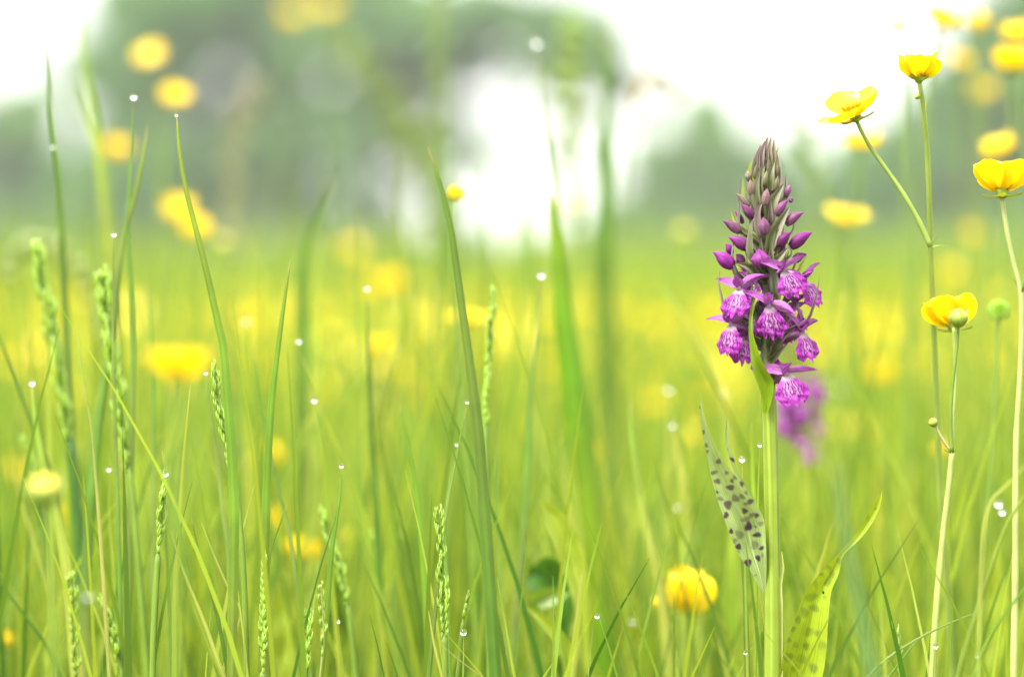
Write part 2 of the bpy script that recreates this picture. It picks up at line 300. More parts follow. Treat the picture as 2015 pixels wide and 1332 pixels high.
def small_parts():
    v = np.linspace(0, 1, 6); u = np.linspace(-1, 1, 3); V = []
    for t in v:
        for q in u: V.append((.0006+.0058*t, q*.0017*math.sin(math.pi*(t*.85+.12)), .0004+.0022*t*t+.0006*abs(q)-.0012))
    s = mk('sepal', V, grid_faces(3, 6), np.array((.30, .34, .03)), 'leaf'); col.objects.unlink(s)
    parts = []
    for i in range(46):
        a = i*2.39996; rr_ = .0009+.0030*math.sqrt(i/46); L = .0040+.001*random.random()
        p0 = np.array((math.cos(a)*rr_*.5, math.sin(a)*rr_*.5, .001)); p1 = np.array((math.cos(a)*rr_*1.15, math.sin(a)*rr_*1.15, .001+L))
        q = np.linspace(0, 1, 4)[:, None]; parts.append((*tube(p0*(1-q)+p1*q, np.array([.00012, .00014, .00042, .0003]), 4), (.75, .50, .01)))
    V, Fc, uv, c = merge(parts); sm = mk('stamens', V, Fc, c, 'petal_yellow', uv=uv); col.objects.unlink(sm)
    q = np.linspace(0, 1, 8); pr = np.stack([0*q, 0*q, -.0016+.0048*q], 1)
    V, Fc, uv = tube(pr, [.0011, .0016, .0019, .0021, .0021, .0018, .0012, .0004], 9); rc = mk('flower_head', V, Fc, (.22, .30, .03), 'stem', uv=uv); col.objects.unlink(rc)
    return s.data, sm.data, rc.data
SEP, STA, REC = small_parts()
def link(name, me, parent): o = bpy.data.objects.new(name, me); col.objects.link(o); o.parent = parent; return o
def flower_head(root, pos, up, kind='bowl', scale=1.0, spin=None, jit=.12, detail=True, npet=5, els=None):
    fh = link('flower_head', REC, root); up = Vector(up).normalized()
    rot = Vector((0, 0, 1)).rotation_difference(up).to_matrix().to_4x4(); spin = random.uniform(0, 6.28) if spin is None else spin
    fh.matrix_local = Matrix.Translation(Vector(pos)-root.location) @ rot @ Matrix.Rotation(spin, 4, 'Z') @ Matrix.Diagonal((scale, scale, scale, 1))
    for q in range(npet):
        p = link('petal', PET[kind], fh); s = random.uniform(.92, 1.06); ey = els[q] if els else 0
        p.matrix_local = Matrix.Rotation(q*2*math.pi/5+random.uniform(-jit, jit), 4, 'Z') @ Matrix.Rotation(random.uniform(-jit, jit)*1.1+ey, 4, 'Y') @ Matrix.Rotation(random.uniform(-.12, .12), 4, 'X') @ Matrix.Translation((0, 0, .0003*q)) @ Matrix.Diagonal((s, s, s, 1))
    if detail:
        for q in range(5):
            p = link('sepal', SEP, fh); p.matrix_local = Matrix.Rotation((q+.5)*2*math.pi/5, 4, 'Z') @ Matrix.Rotation(random.uniform(-.5, .1) if kind in ('cup', 'bowl', 'closed') else .3, 4, 'Y')
        link('stamens', STA, fh)
    return fh
def bud_mesh():
    q = np.linspace(0, 1, 9); parts = []
    parts.append((*tube(np.stack([0*q, 0*q, .006*q-.0005], 1), .0033*np.sin(np.clip(q*.93+.05, 0, 1)*math.pi)**.7+.0001, 12), None))
    V, Fc, uv = parts[0][:3]; t = V[:, 2]/.006
    c = np.where(t[:, None] > .62, np.array((.62, .48, .02)), np.array((.17, .24, .025)))
    hp = [(V, Fc, uv, c)]
    for i in range(70):
        a = i*2.4; z = .0005+.0045*random.random(); rr_ = .0031; p0 = np.array((math.cos(a)*rr_*.9, math.sin(a)*rr_*.9, z)); p1 = p0*np.array((1.28, 1.28, 1))+(0, 0, .0004)
        qq = np.linspace(0, 1, 2)[:, None]; hp.append((*tube(p0*(1-qq)+p1*qq, [.00005, .00002], 3), (.5, .55, .35)))
    V, Fc, uv, c = merge(hp); o = mk('bud', V, Fc, c, 'stem', uv=uv); col.objects.unlink(o); return o.data
BUD = bud_mesh()
def seedhead_mesh():
    parts = []
    for i in range(60):
        f = (i+.5)/60; ph = math.acos(1-1.75*f); a = i*2.39996; dv = np.array((math.sin(ph)*math.cos(a), math.sin(ph)*math.sin(a), math.cos(ph)))
        q = np.linspace(0, 1, 4)[:, None]; parts.append((*tube(dv*.0018+dv*.0034*q, [.0007, .0010, .0006, .0001], 5), np.array((.20, .34, .02))*random.uniform(.8, 1.3)))
    V, Fc, uv, c = merge(parts); o = mk('seed_head', V, Fc, c, 'stem', uv=uv); col.objects.unlink(o); return o.data
SEED = seedhead_mesh()
def stem_part(root, pts, d, r0, r1, tone='mid', name='stem', ground=True, n=26, dd=0.0):
    pp = smooth_path([(x, y) for x, y in pts], n); p3 = np.array([P(x, y, d+dd*i/(n-1)) for i, (x, y) in enumerate(pp)])
    if ground: p3 = to_ground(p3)
    V, Fc, uv = tube(p3, np.linspace(r0, r1, len(p3))*(1+.04*rng.normal(size=len(p3))), 8)
    return child(mk(name, V, Fc, np.array(TONE[tone]) if isinstance(tone, str) else tone, 'stem', uv=uv), root), p3
def dirv(lean_x, lean_y, up=1.0): return (lean_x, lean_y, up)
def gbase(x, d): b = P(x, 1332, d); return (b[0], b[1], 0)

# simple one-flower plants: x, y of the flower base, distance, kind, lean of the flower, scale, label
SB = [
 (1695, 292, 2.30, 'bowl', (.1, -.2), 1.05, 'blurred buttercup just under the tilted buttercup with spread petals', []),
 (1665, 436, 2.35, 'open', (.15, -.15), 1.1, 'blurred wide buttercup beside the leaning buttercup stem', []),
 (1770, 58, 2.25, 'flat', (-.2, -.1), .9, 'thin edge-on buttercup against the white sky', []),
 (1845, 50, 2.35, 'bowl', (.4, -.3), 1.1, 'soft pale buttercup high against the sky beside the edge-on one', []),
 (1920, 58, 2.5, 'closed', (.1, -.1), .95, 'small round half-open buttercup high in front of the dark tree', []),
 (2002, 80, 2.3, 'bowl', (-.1, -.3), .95, 'topmost of two overlapping buttercups in front of the dark tree', []),
 (1988, 140, 2.25, 'cup', (.1, -.3), 1.1, 'lower of two overlapping buttercups in front of the dark tree', []),
 (1968, 305, 2.25, 'bowl', (-.3, -.2), 1.0, 'blurred buttercup just above the sharp wide-open buttercup', []),
 (1740, 745, 2.9, 'cup', (-.3, -.2), 1.0, 'blurred buttercup low in the grass past the purple flowers', []),
 (1872, 545, 3.6, 'bowl', (.3, -.3), 1.1, 'faint golden buttercup behind the buttercup with a bud before it', []),
 (1655, 850, 3.4, 'bowl', (0, -.2), 1.0, 'faint buttercup beside the blurred purple orchid', []),
 (1700, 855, 3.6, 'bowl', (.1, -.2), 1.0, 'faint buttercup one step away from the blurred purple orchid', []),
 (1356, 1208, 1.90, 'globe', (.05, .0), 1.3, 'big rounded cup-shaped buttercup low beside the spotted leaf', []),
 (1301, 1200, 1.92, 'closed', (-.1, -.1), .6, 'small closed yellow bud beside the big cup-shaped buttercup', []),
 (708, 1068, 2.3, 'bowl', (.1, -.1), .82, 'small bright buttercup low among green blades in mid meadow', []),
 (590, 1100, 2.15, 'cup', (.2, -.2), 1.0, 'blurred buttercup crossed by a green blade low in the grass', []),
 (545, 1030, 2.5, 'bowl', (-.2, -.2), .9, 'faint buttercup just above the one crossed by a blade', []),
 (520, 912, 2.5, 'cup', (.1, -.2), 1.05, 'orange yellow blurred buttercup behind the slim straight blade', []),
 (918, 634, 2.3, 'open', (.05, -.15), 1.0, 'bright wide buttercup half behind the long arching blade', []),
 (738, 690, 2.5, 'bowl', (-.1, -.2), .95, 'soft buttercup over a dark green blade in mid meadow', []),
 (893, 395, 1.9, 'closed', (.25, -.1), .55, 'small yellow buttercup behind the tip of the long arching blade', []),
 (352, 425, 2.75, 'bowl', (.0, -.75), 1.15, 'upper of the large twin buttercups before the dark tree', []),
 (380, 462, 2.65, 'cup', (.2, -.5), .95, 'lower of the large twin buttercups before the dark tree', []),
 (350, 745, 1.27, 'bowl', (.06, .08), 1.0, 'large out of focus buttercup seen edge-on above the grass tips', []),
 (342, 200, 2.75, 'bowl', (.2, -.6), 1.05, 'round blurred buttercup above the slim blade with the tiny drop', []),
 (296, 122, 2.95, 'bowl', (-.1, -.6), 1.05, 'highest blurred buttercup before the crown of the tall tree', []),
 (225, 305, 3.0, 'cup', (.3, -.4), 1.0, 'blurred buttercup behind the dew-tipped upright blade', []),
 (575, 40, 4.4, 'bowl', (.1, -.3), 1.3, 'very soft buttercup at the top of a tall stem, first of a close pair', []),
 (645, 25, 4.2, 'bowl', (.0, -.3), 1.3, 'very soft buttercup at the top of a tall stem, second of a close pair', []),
 (770, 565, 3.2, 'cup', (.2, -.3), 1.05, 'golden blurred buttercup before the white sky gap', []),
 (690, 500, 4.0, 'bowl', (.2, -.3), 1.2, 'faint golden buttercup at the tree line', []),
 (720, 570, 4.2, 'cup', (.2, -.3), 1.2, 'faint golden buttercup drooping below the tree line', []),
 (1190, 905, 2.6, 'closed', (.1, -.1), 1.0, 'narrow half-closed yellow buttercup beside the broad bright blade', []),
 (1290, 805, 3.5, 'bowl', (0, -.3), 1.0, 'faint buttercup behind the large round dew disc', []),
 (1352, 865, 3.0, 'bowl', (.2, -.3), 1.0, 'soft buttercup behind the tip of the spotted leaf', []),
 (1060, 850, 3.8, 'bowl', (0, -.3), 1.0, 'faint small buttercup before the broad bright blade', []),
 (1852, 895, 2.3, 'closed', (0, -.1), .6, 'small yellow buttercup behind the stem joint with tiny bud', []),
 (25, 940, 3.0, 'bowl', (.1, -.3), 1.1, 'blurred buttercup behind the dog-tail spike in the meadow corner', []),
 (140, 1025, 2.5, 'closed', (.0, -.2), .95, 'orange yellow buttercup half hidden by a thick dark stem', []),
 (1265, 1090, 2.8, 'bowl', (.0, -.2), .8, 'small faint buttercup above the big cup-shaped one', []),
 (15, 1270, 2.1, 'closed', (.0, -.2), .6, 'small orange buttercup bud deep in the lower grass', []),
 (1890, 130, 2.8, 'bowl', (.2, -.2), .9, 'soft buttercup just below the small round half-open one', []),
 (1935, 190, 3.3, 'cup', (-.1, -.2), 1.0, 'faint buttercup between the overlapping pair and the hairy stem', []),
 (1915, 470, 3.6, 'bowl', (.1, -.2), 1.0, 'faint buttercup beside the stem of the wide-open buttercup', []),
 (1290, 640, 4.2, 'bowl', (.1, -.2), 1.1, 'faint buttercup over the yellow meadow near the leaning pale blade', []),
 (60, 700, 3.6, 'bowl', (.1, -.2), 1.1, 'faint buttercup beside the first dog-tail spike', []),
 (170, 600, 4.0, 'bowl', (.1, -.2), 1.1, 'faint buttercup between the two tallest dog-tail spikes', []),
 (445, 640, 4.0, 'bowl', (.1, -.2), 1.1, 'faint buttercup behind the soft lime blade with a dew disc', []),
 (850, 800, 3.6, 'cup', (.1, -.2), 1.0, 'faint buttercup behind the curved blade in mid meadow', []),
 (1620, 700, 4.0, 'bowl', (.1, -.2), 1.1, 'faint buttercup close past the lowest orchid flowers', []),
 (1560, 600, 4.6, 'bowl', (.1, -.2), 1.1, 'faint buttercup hidden partly by the orchid flowers', []),
]
for x, y, d, kd, ln, sc_, lb, extra in SB:
    root = empty('buttercup', gbase(x+random.uniform(-30, 30), d)); tag(root, lb, 'buttercup', 'buttercups in the meadow')
    lx = random.uniform(-25, 25)
    _, p3 = stem_part(root, [(x, y), (x-ln[0]*30+lx*.2, y+80), (x-ln[0]*40+lx, y+320)], d, .0009, .0014, 'mid', n=14)
    flower_head(root, P(x, y, d), (ln[0], ln[1], 1), kd, sc_, detail=(1.5 < d < 2.4))
def seed_plant(x, y, d, lb, me, sc_, pts, up=(0, -.1, 1)):
    root = empty('buttercup', gbase(x, d)); tag(root, lb, 'buttercup', 'buttercups in the meadow')
    stem_part(root, [(x, y)]+pts, d, .0008, .0013, 'mid')
    b = link('seed_head' if me is SEED else 'bud', me, root)
    b.matrix_local = Matrix.Translation(Vector(P(x, y, d))-root.location) @ Vector(up).to_track_quat('Z', 'Y').to_matrix().to_4x4() @ Matrix.Diagonal((sc_, sc_, sc_, 1))
seed_plant(1966, 612, 1.86, 'buttercup gone to a knobbly green seed head on a straight stem', SEED, 1.05, [(1964, 660), (1957, 800), (1950, 930), (1938, 1080), (1925, 1332)])
seed_plant(88, 990, 1.33, 'blurred greenish yellow buttercup bud on a short stem close by', BUD, 1.6, [(92, 1040), (100, 1150), (108, 1332)])
seed_plant(1125, 420, 3.0, 'faint round buttercup bud on a thin stem before the white gap', BUD, 1.7, [(1126, 500), (1130, 800)])
seed_plant(440, 490, 2.9, 'pale round bud on a thin stem below the twin buttercups', BUD, 1.5, [(442, 560), (446, 800)])
seed_plant(1345, 470, 3.0, 'pale blurred bud before the rounded green tree', BUD, 1.6, [(1344, 560), (1340, 800)])

# the sharp plants on the right
def hairs(root, p3, r, n=60):
    pass
root = empty('buttercup', gbase(1868, 1.72)); tag(root, 'tall sharp buttercup plant with an upright cup flower and a tilted spread flower', 'buttercup', 'buttercups in the meadow')
stem_part(root, [(1808, 158), (1812, 178), (1819, 230), (1825, 310), (1829, 400), (1831, 480), (1836, 600), (1840, 720), (1846, 860), (1852, 1000), (1862, 1130), (1868, 1240), (1872, 1332)], 1.70, .0009, .0016, (.26, .34, .07), n=40, dd=.10)
stem_part(root, [(1684, 233), (1695, 258), (1715, 293), (1745, 335), (1775, 378), (1800, 420), (1818, 455), (1831, 486)], 1.70, .0008, .0010, (.21, .28, .05), 'side_stem', ground=False)
flower_head(root, P(1808, 156, 1.70), (.02, -.12, 1), 'cup', .98, spin=.9)
flower_head(root, P(1683, 231, 1.70), (-.34, -.10, 1), 'open', 1.18, spin=math.pi, jit=.1, els=[.10, .12, -.22, -.30, -.34])
b = link('bud', BUD, root); b.matrix_local = Matrix.Translation(Vector(P(1809, 193, 1.698))-root.location) @ Matrix.Rotation(-.9, 4, 'Y') @ Matrix.Diagonal((.38, .38, .38, 1))
def leaflet(root, pts, d, w, tone='mid', name='stem_leaf', nrm=(.2, -1, .3)):
    pp = smooth_path(pts, 12); p3 = np.array([P(x, y, d) for x, y in pp]); t = np.linspace(0, 1, 12)
    V, Fc, uv = ribbon(p3, w*np.minimum(1, (t/.5))**.8*(1-.5*np.maximum(0, (t-.5)/.5))*d/F, nrm, .2)
    return child(mk(name, V, Fc, np.array(TONE[tone]), 'leaf', uv=uv), root)
leaflet(root, [(1846, 463), (1838, 473), (1831, 486)], 1.70, 4); leaflet(root, [(1855, 482), (1843, 484), (1831, 488)], 1.70, 3, 'pale'); leaflet(root, [(1826, 190), (1825, 200), (1820, 215)], 1.70, 3, 'pale')

root = empty('buttercup', gbase(2000, 1.66)); tag(root, 'sharp wide-open buttercup on a hairy stem with a leafy joint', 'buttercup', 'buttercups in the meadow')
stem_part(root, [(1972, 383), (1976, 420), (1984, 470), (1996, 525), (2008, 572), (2010, 650), (2006, 760), (2000, 860), (1998, 1000), (1998, 1100), (1995, 1332)], 1.66, .0009, .0016, (.30, .34, .11), n=40)
stem_part(root, [(2032, 500), (2020, 535), (2009, 575)], 1.66, .0008, .0009, (.10, .17, .03), 'side_stem', ground=False, n=8)
leaflet(root, [(1990, 547), (1999, 556), (2008, 570)], 1.66, 3.5, 'green')
flower_head(root, P(1972, 381, 1.66), (-.04, .05, 1), 'vase', 1.2, spin=.25)

root = empty('buttercup', gbase(1835, 1.69)); tag(root, 'buttercup with a green bud standing before its open flower', 'buttercup', 'buttercups in the meadow')
stem_part(root, [(1873, 890), (1868, 950), (1857, 1040), (1848, 1130), (1840, 1230), (1834, 1332)], 1.69, .0011, .0016, (.28, .33, .09), n=26)
stem_part(root, [(1886, 640), (1883, 680), (1876, 740), (1871, 800), (1871, 850), (1873, 890)], 1.685, .0006, .0009, (.13, .20, .02), 'side_stem', ground=False)
stem_part(root, [(1876, 645), (1879, 700), (1880, 750), (1876, 820), (1873, 890)], 1.715, .0006, .0008, (.22, .28, .06), 'side_stem', ground=False)
stem_part(root, [(1841, 836), (1850, 856), (1862, 876), (1873, 890)], 1.69, .00045, .0006, (.30, .26, .12), 'side_stem', ground=False, n=10)
flower_head(root, P(1876, 645, 1.725), (-.10, -.05, 1), 'vase', 1.16, spin=.6)
b = link('bud', BUD, root); b.matrix_local = Matrix.Translation(Vector(P(1886, 641, 1.683))-root.location) @ Matrix.Rotation(.15, 4, 'X') @ Matrix.Diagonal((1.12, 1.12, 1.25, 1))
b = link('bud', BUD, root); b.matrix_local = Matrix.Translation(Vector(P(1840, 838, 1.69))-root.location) @ Matrix.Rotation(-.5, 4, 'Y') @ Matrix.Diagonal((.55, .55, .6, 1))
for pts in ([(1867, 858), (1868, 870), (1873, 888)], [(1884, 884), (1878, 888), (1873, 892)], [(1856, 882), (1864, 888), (1872, 892)], [(1885, 690), (1881, 702), (1879, 715)]): leaflet(root, pts, 1.685, 3.2, 'green')

# ------------------------------------------------------------------ single grass blades
def blade(pts, w, d, tone, label, group='grass blades around the orchid', nrm=None, dd=0.0, fold=.3, twist=0.0, curve=.5, cat='grass blade'):
    pp = smooth_path(pts, 30); n = len(pp); p3 = np.array([P(x, y, d+dd*i/(n-1)) for i, (x, y) in enumerate(pp)]); p3 = to_ground(p3); n = len(p3)
    s = np.concatenate([[0], np.cumsum(np.linalg.norm(np.diff(p3, axis=0), axis=1))]); s /= s[-1]
    px = d/F; wid = w*1.05*px*(np.clip(s/.42, 0, 1)**curve*.97+.03)*np.where(s > .6, 1-.25*(s-.6)/.4, 1)*1.12
    nrm = nrm if nrm is not None else (random.uniform(-.5, .5), -1, random.uniform(.0, .5))
    V, Fc, uv = ribbon(p3, wid, nrm, fold, 5, twist)
    base = np.array(TONE[tone] if isinstance(tone, str) else tone); t = np.repeat(s, 5)[:, None]
    tipc = np.clip(1-t/random.uniform(.008, .03), 0, 1); hue = 1+.16*np.sin(t*random.uniform(5, 14)+random.uniform(0, 6)); c = base*(1-.12*t)*np.concatenate([hue, 1+0*hue, hue], 1)*(1-tipc)+np.array((.30, .25, .10))*tipc
    u = np.tile(np.linspace(-1, 1, 5), n)[:, None]; c = c*(1+.22*(np.abs(u) < .2)) 
    loc = p3[-1].copy(); loc[2] = 0
    root = mk('grass_blade', V-loc, Fc, c, 'grass', uv=uv); root.location = loc
    tag(root, label, cat, group); return root
BL = [
 ([(85, 40), (97, 180), (112, 330), (122, 480), (130, 650), (137, 800), (150, 1000), (160, 1200)], 15, 1.90, 'green', 'tall dark green blade reaching up into the pale sky'),
 ([(157, 20), (165, 120), (185, 250), (205, 420), (218, 600), (228, 800), (235, 1000), (240, 1300)], 24, 2.2, 'pale', 'broad pale blurred blade beside the tall dark one'),
 ([(140, 150), (152, 200), (172, 250), (192, 320), (212, 600), (228, 1000)], 15, 2.2, 'lime', 'short lime blade splitting off the broad pale blade'),
 ([(262, 195), (259, 270), (254, 380), (251, 450), (258, 560), (262, 700), (258, 900), (255, 1100), (250, 1332)], 11, 1.80, 'blue', 'upright slim blade with a dew drop on its high tip'),
 ([(290, 245), (278, 330), (262, 400), (243, 470), (232, 540), (220, 680), (205, 760), (190, 880), (172, 1100), (165, 1332)], 20, 1.80, 'blue', 'slanting grey green blade crossing the dew-tipped upright blade'),
 ([(250, 400), (252, 480), (258, 600), (262, 700), (262, 850), (268, 1000), (285, 1332)], 16, 1.86, 'lime', 'straight lime blade behind the crossing blades'),
 ([(222, 447), (223, 520), (222, 640), (226, 800), (232, 1000), (240, 1332)], 8, 1.74, 'blue', 'thin blade with a bead of dew at its cut tip'),
 ([(347, 218), (352, 290), (365, 370), (385, 450), (405, 530), (425, 620), (440, 690), (445, 760), (453, 860), (460, 1000), (457, 1200), (455, 1332)], 17, 1.665, 'mid', 'long sharp green blade bending before the twin buttercups'),
 ([(571, 512), (560, 590), (548, 680), (536, 780), (529, 880), (524, 1000), (521, 1120), (519, 1332)], 17, 1.68, 'mid', 'sharp straight blade with pointed tip in mid meadow'),
 ([(290, 548), (297, 640), (303, 760), (302, 900), (300, 1100), (305, 1332)], 10, 1.80, 'blue', 'pale thin blade rising behind the edge-on buttercup'),
 ([(-30, 600), (0, 670), (30, 745), (55, 820), (90, 900), (120, 1050), (140, 1332)], 11, 1.82, 'green', 'dark blade leaning in behind the first dog-tail spike'),
 ([(150, 640), (155, 690), (165, 760), (178, 830), (185, 900), (200, 1100), (215, 1332)], 7, 1.70, 'straw', 'withered straw coloured blade between two dog-tail spikes'),
 ([(62, 748), (68, 820), (85, 920), (110, 1020), (130, 1120), (150, 1332)], 22, 1.77, 'pale', 'pale wide blade with dew at its tip under the first dog-tail spike'),
 ([(375, 755), (368, 830), (360, 920), (352, 1050), (345, 1180), (345, 1332)], 11, 1.70, 'lime', 'narrow lime blade below the edge-on buttercup'),
 ([(404, 735), (412, 800), (425, 890), (438, 1000), (450, 1100), (455, 1332)], 12, 1.74, 'blue', 'blue green blade with a drop beside the small dog-tail spike'),
 ([(318, 885), (335, 970), (360, 1080), (378, 1180), (410, 1270), (435, 1332)], 14, 1.665, 'mid', 'sharp leaning blade with a clear drop hanging near its tip'),
 ([(335, 1040), (360, 1120), (400, 1220), (440, 1332)], 9, 1.66, 'pale', 'short sharp pale blade leaning low in a fan of blades'),
 ([(376, 1018), (395, 1100), (425, 1200), (450, 1332)], 9, 1.67, 'green', 'short green blade with dark tip in the low fan of blades'),
 ([(500, 700), (510, 780), (520, 840), (545, 950), (570, 1050), (585, 1150), (600, 1250)], 9, 1.76, 'blue', 'slender leaning blade crossing behind the sharp straight blade'),
 ([(485, 640), (486, 760), (492, 900), (495, 1100)], 17, 2.10, 'lime', 'soft lime blade topped by a round dew disc'),
 ([(590, 690), (615, 760), (650, 850), (690, 930), (720, 1030), (745, 1200), (760, 1332)], 8, 1.86, 'lime', 'long thin blade leaning away below a dew disc'),
 ([(618, 790), (628, 850), (640, 920), (645, 1000), (655, 1150), (670, 1332)], 9, 1.80, 'lime', 'thin lime blade tipped with a bright small drop'),
 ([(672, 920), (668, 980), (655, 1070), (645, 1180), (630, 1332)], 13, 1.70, 'mid', 'upright blade with a bead of dew, beside the small bright buttercup'),
 ([(722, 575), (725, 700), (730, 850), (738, 980), (745, 1100), (750, 1332)], 13, 1.87, 'green', 'dark upright blade with a half disc of dew'),
 ([(785, 795), (800, 860), (818, 960), (830, 1080), (838, 1200), (845, 1332)], 15, 1.74, 'mid', 'plain green curved blade in mid meadow'),
 ([(655, 350), (632, 410), (605, 470), (597, 560), (597, 760), (595, 900), (590, 1100), (585, 1332)], 26, 2.2, 'green', 'broad blurred blade with its tip bent over'),
 ([(635, 455), (620, 530), (612, 640), (612, 800), (610, 1000)], 20, 2.35, 'pale', 'pale soft blade beside the bent-over blade'),
 ([(842, 290), (865, 360), (885, 440), (900, 540), (915, 650), (930, 760), (942, 860), (950, 960), (960, 1100), (975, 1332)], 21, 1.635, 'green', 'long arching green blade, broadest in mid meadow'),
 ([(919, 797), (908, 850), (893, 930), (880, 1000), (868, 1100)], 8, 1.70, 'blue', 'fine blade with a drop touching the long arching blade'),
 ([(900, 878), (885, 950), (876, 1020), (880, 1150), (885, 1332)], 7, 1.72, 'blue', 'fine blade with a drop, shorter than its neighbour'),
 ([(1057, 95), (1065, 180), (1075, 260), (1088, 350), (1098, 450), (1105, 560), (1120, 700), (1140, 850), (1160, 1000), (1190, 1200), (1205, 1332)], 14, 2.15, 'mid', 'very tall thin blade crowned by a large dew disc before the white gap'),
 ([(1080, 380), (1098, 480), (1108, 600), (1120, 700), (1140, 850), (1160, 1000), (1175, 1150), (1190, 1332)], 50, 1.97, (.10, .19, .006), 'broad bright blade standing upright in mid meadow'),
 ([(1190, 50), (1192, 200), (1190, 350), (1188, 500), (1195, 700), (1205, 850), (1215, 1100)], 34, 2.5, 'green', 'very tall blurred dark blade before the white gap'),
 ([(1065, 548), (1058, 640), (1045, 760), (1040, 880), (1030, 1050), (1015, 1200), (1005, 1332)], 13, 1.86, 'blue', 'grey green blade with a dew disc before the broad bright blade'),
 ([(1280, 530), (1320, 590), (1360, 650), (1400, 720), (1425, 800), (1440, 950), (1450, 1100)], 18, 2.1, 'pale', 'soft pale blade leaning toward the orchid'),
 ([(1240, 780), (1243, 860), (1258, 960), (1275, 1050), (1300, 1150), (1320, 1332)], 20, 1.87, 'pale', 'pale wide blade beside the big cup-shaped buttercup'),
 ([(1316, 778), (1318, 850), (1316, 1000), (1320, 1200)], 14, 2.1, 'pale', 'soft upright blade under the larger of two dew discs'),
 ([(1323, 842), (1340, 920), (1350, 1000), (1352, 1200)], 24, 2.0, 'pale', 'pale broad blade under the smaller of two dew discs'),
 ([(1430, 800), (1440, 900), (1445, 1000), (1440, 1150), (1445, 1332)], 24, 1.95, 'lime', 'broad lime blade behind the spotted leaf'),
 ([(1478, 830), (1482, 950), (1488, 1100), (1490, 1332)], 13, 1.77, 'lime', 'lime blade close behind the orchid stem'),
 ([(1440, 960), (1456, 1060), (1465, 1160), (1468, 1240), (1470, 1332)], 12, 1.71, 'green', 'green blade rising beside the foot of the orchid stem'),
 ([(1638, 1030), (1622, 1090), (1602, 1160), (1582, 1230), (1565, 1332)], 20, 1.76, 'lime', 'pointed lime blade between the orchid stem and its side leaf'),
 ([(1648, 900), (1660, 1020), (1680, 1130), (1700, 1240), (1720, 1332)], 26, 1.33, (.10, .17, .06), 'grey green blurred blade crossing before the spotted side leaf'),
 ([(1870, 1000), (1875, 1100), (1885, 1332)], 11, 1.95, 'green', 'dark soft blade behind the hairy buttercup stems'),
 ([(980, 870), (978, 1000), (985, 1150), (1000, 1332)], 8, 1.78, 'blue', 'grey thin blade beside the long arching blade'),
 ([(978, 1135), (990, 1200), (1000, 1260), (1012, 1332)], 8, 1.68, 'lime', 'short sharp lime blade at the foot of the long arching blade'),
 ([(1178, 1213), (1197, 1270), (1215, 1332)], 7, 1.70, 'mid', 'short fine blade holding a clear drop at its tip'),
 ([(1167, 1230), (1162, 1280), (1157, 1332)], 4, 1.69, 'straw', 'hair-thin stalk beside the short fine blade with a drop'),
 ([(1145, 1125), (1135, 1230), (1125, 1332)], 17, 1.77, 'pale', 'short pale blade in front of the broad jagged leaf'),
 ([(843, 1200), (855, 1270), (870, 1332)], 9, 1.66, 'pale', 'short whitish blade next to the knobbly dog-tail spike'),
 ([(865, 1265), (900, 1295), (950, 1332)], 4, 1.66, 'straw', 'straw-thin stalk slanting low beside the knobbly dog-tail spike'),
 ([(1408, 1215), (1425, 1275), (1440, 1332)], 28, 1.87, 'pale', 'short cream pale blade below the spotted leaf'),
 ([(-10, 1135), (40, 1200), (95, 1275), (120, 1332)], 9, 1.80, 'deep', 'dark low blade slanting down behind the twisted spike'),
 ([(565, 990), (548, 1040), (533, 1085), (523, 1200), (520, 1332)], 7, 1.69, 'mid', 'small side blade beside the slim dog-tail spike'),
 ([(1935, 1200), (1870, 1225), (1800, 1260), (1740, 1300), (1690, 1350)], 7, 1.66, 'blue', 'nearly flat grey stalk crossing the hairy stems'),
 ([(1828, 1240), (1800, 1265), (1765, 1310), (1735, 1350)], 7, 1.67, 'blue', 'low flat stalk beside the tiny seed stalk'),
 ([(2050, 900), (2010, 985), (1985, 1025), (1960, 1090), (1930, 1180), (1905, 1260), (1885, 1332)], 12, 1.60, 'mid', 'slanting green stem with two drops near its fork'),
 ([(2060, 1110), (2015, 1160), (1965, 1225), (1935, 1280), (1915, 1332)], 10, 1.60, 'mid', 'slanting green stem lower than the one with two drops'),
 ([(2040, 890), (2000, 935), (1975, 960), (1950, 985), (1935, 1050), (1928, 1200), (1925, 1332)], 8, 1.56, 'pale', 'kinked pale twig above the two dew drops'),
 ([(20, 920), (45, 1000), (75, 1090), (105, 1200), (120, 1332)], 9, 1.87, 'pale', 'thin pale blade behind the pale wide blade'),
 ([(1012, 860), (1020, 960), (1015, 1100), (1000, 1250)], 16, 2.2, 'lime', 'soft lime blade between the arching and the broad blade'),
 ([(1110, 900), (1120, 1000), (1150, 1150), (1170, 1332)], 15, 2.0, 'pale', 'pale soft blade below the broad bright blade'),
 ([(1560, 1050), (1556, 1150), (1550, 1332)], 16, 2.0, 'lime', 'soft lime blade just past the orchid stem'),
 ([(1730, 850), (1728, 1000), (1735, 1200), (1740, 1332)], 20, 2.1, 'lime', 'soft lime blade past the tip of the spotted side leaf'),
 ([(1795, 900), (1790, 1050), (1785, 1200), (1780, 1332)], 22, 2.2, 'lime', 'broad lime blade beside the hairy stems'),
 ([(1920, 940), (1915, 1050), (1905, 1200), (1900, 1332)], 22, 2.15, 'lime', 'broad lime blade below the knobbly seed head'),
 ([(430, 1060), (435, 1150), (430, 1332)], 22, 2.1, 'lime', 'broad soft blade behind the low fan of blades'),
 ([(700, 870), (705, 1000), (715, 1332)], 14, 2.2, 'mid', 'soft upright blade beside the small bright buttercup'),
 ([(760, 830), (775, 950), (790, 1100), (800, 1332)], 16, 2.1, 'green', 'soft green blade between the dark and the curved blade'),

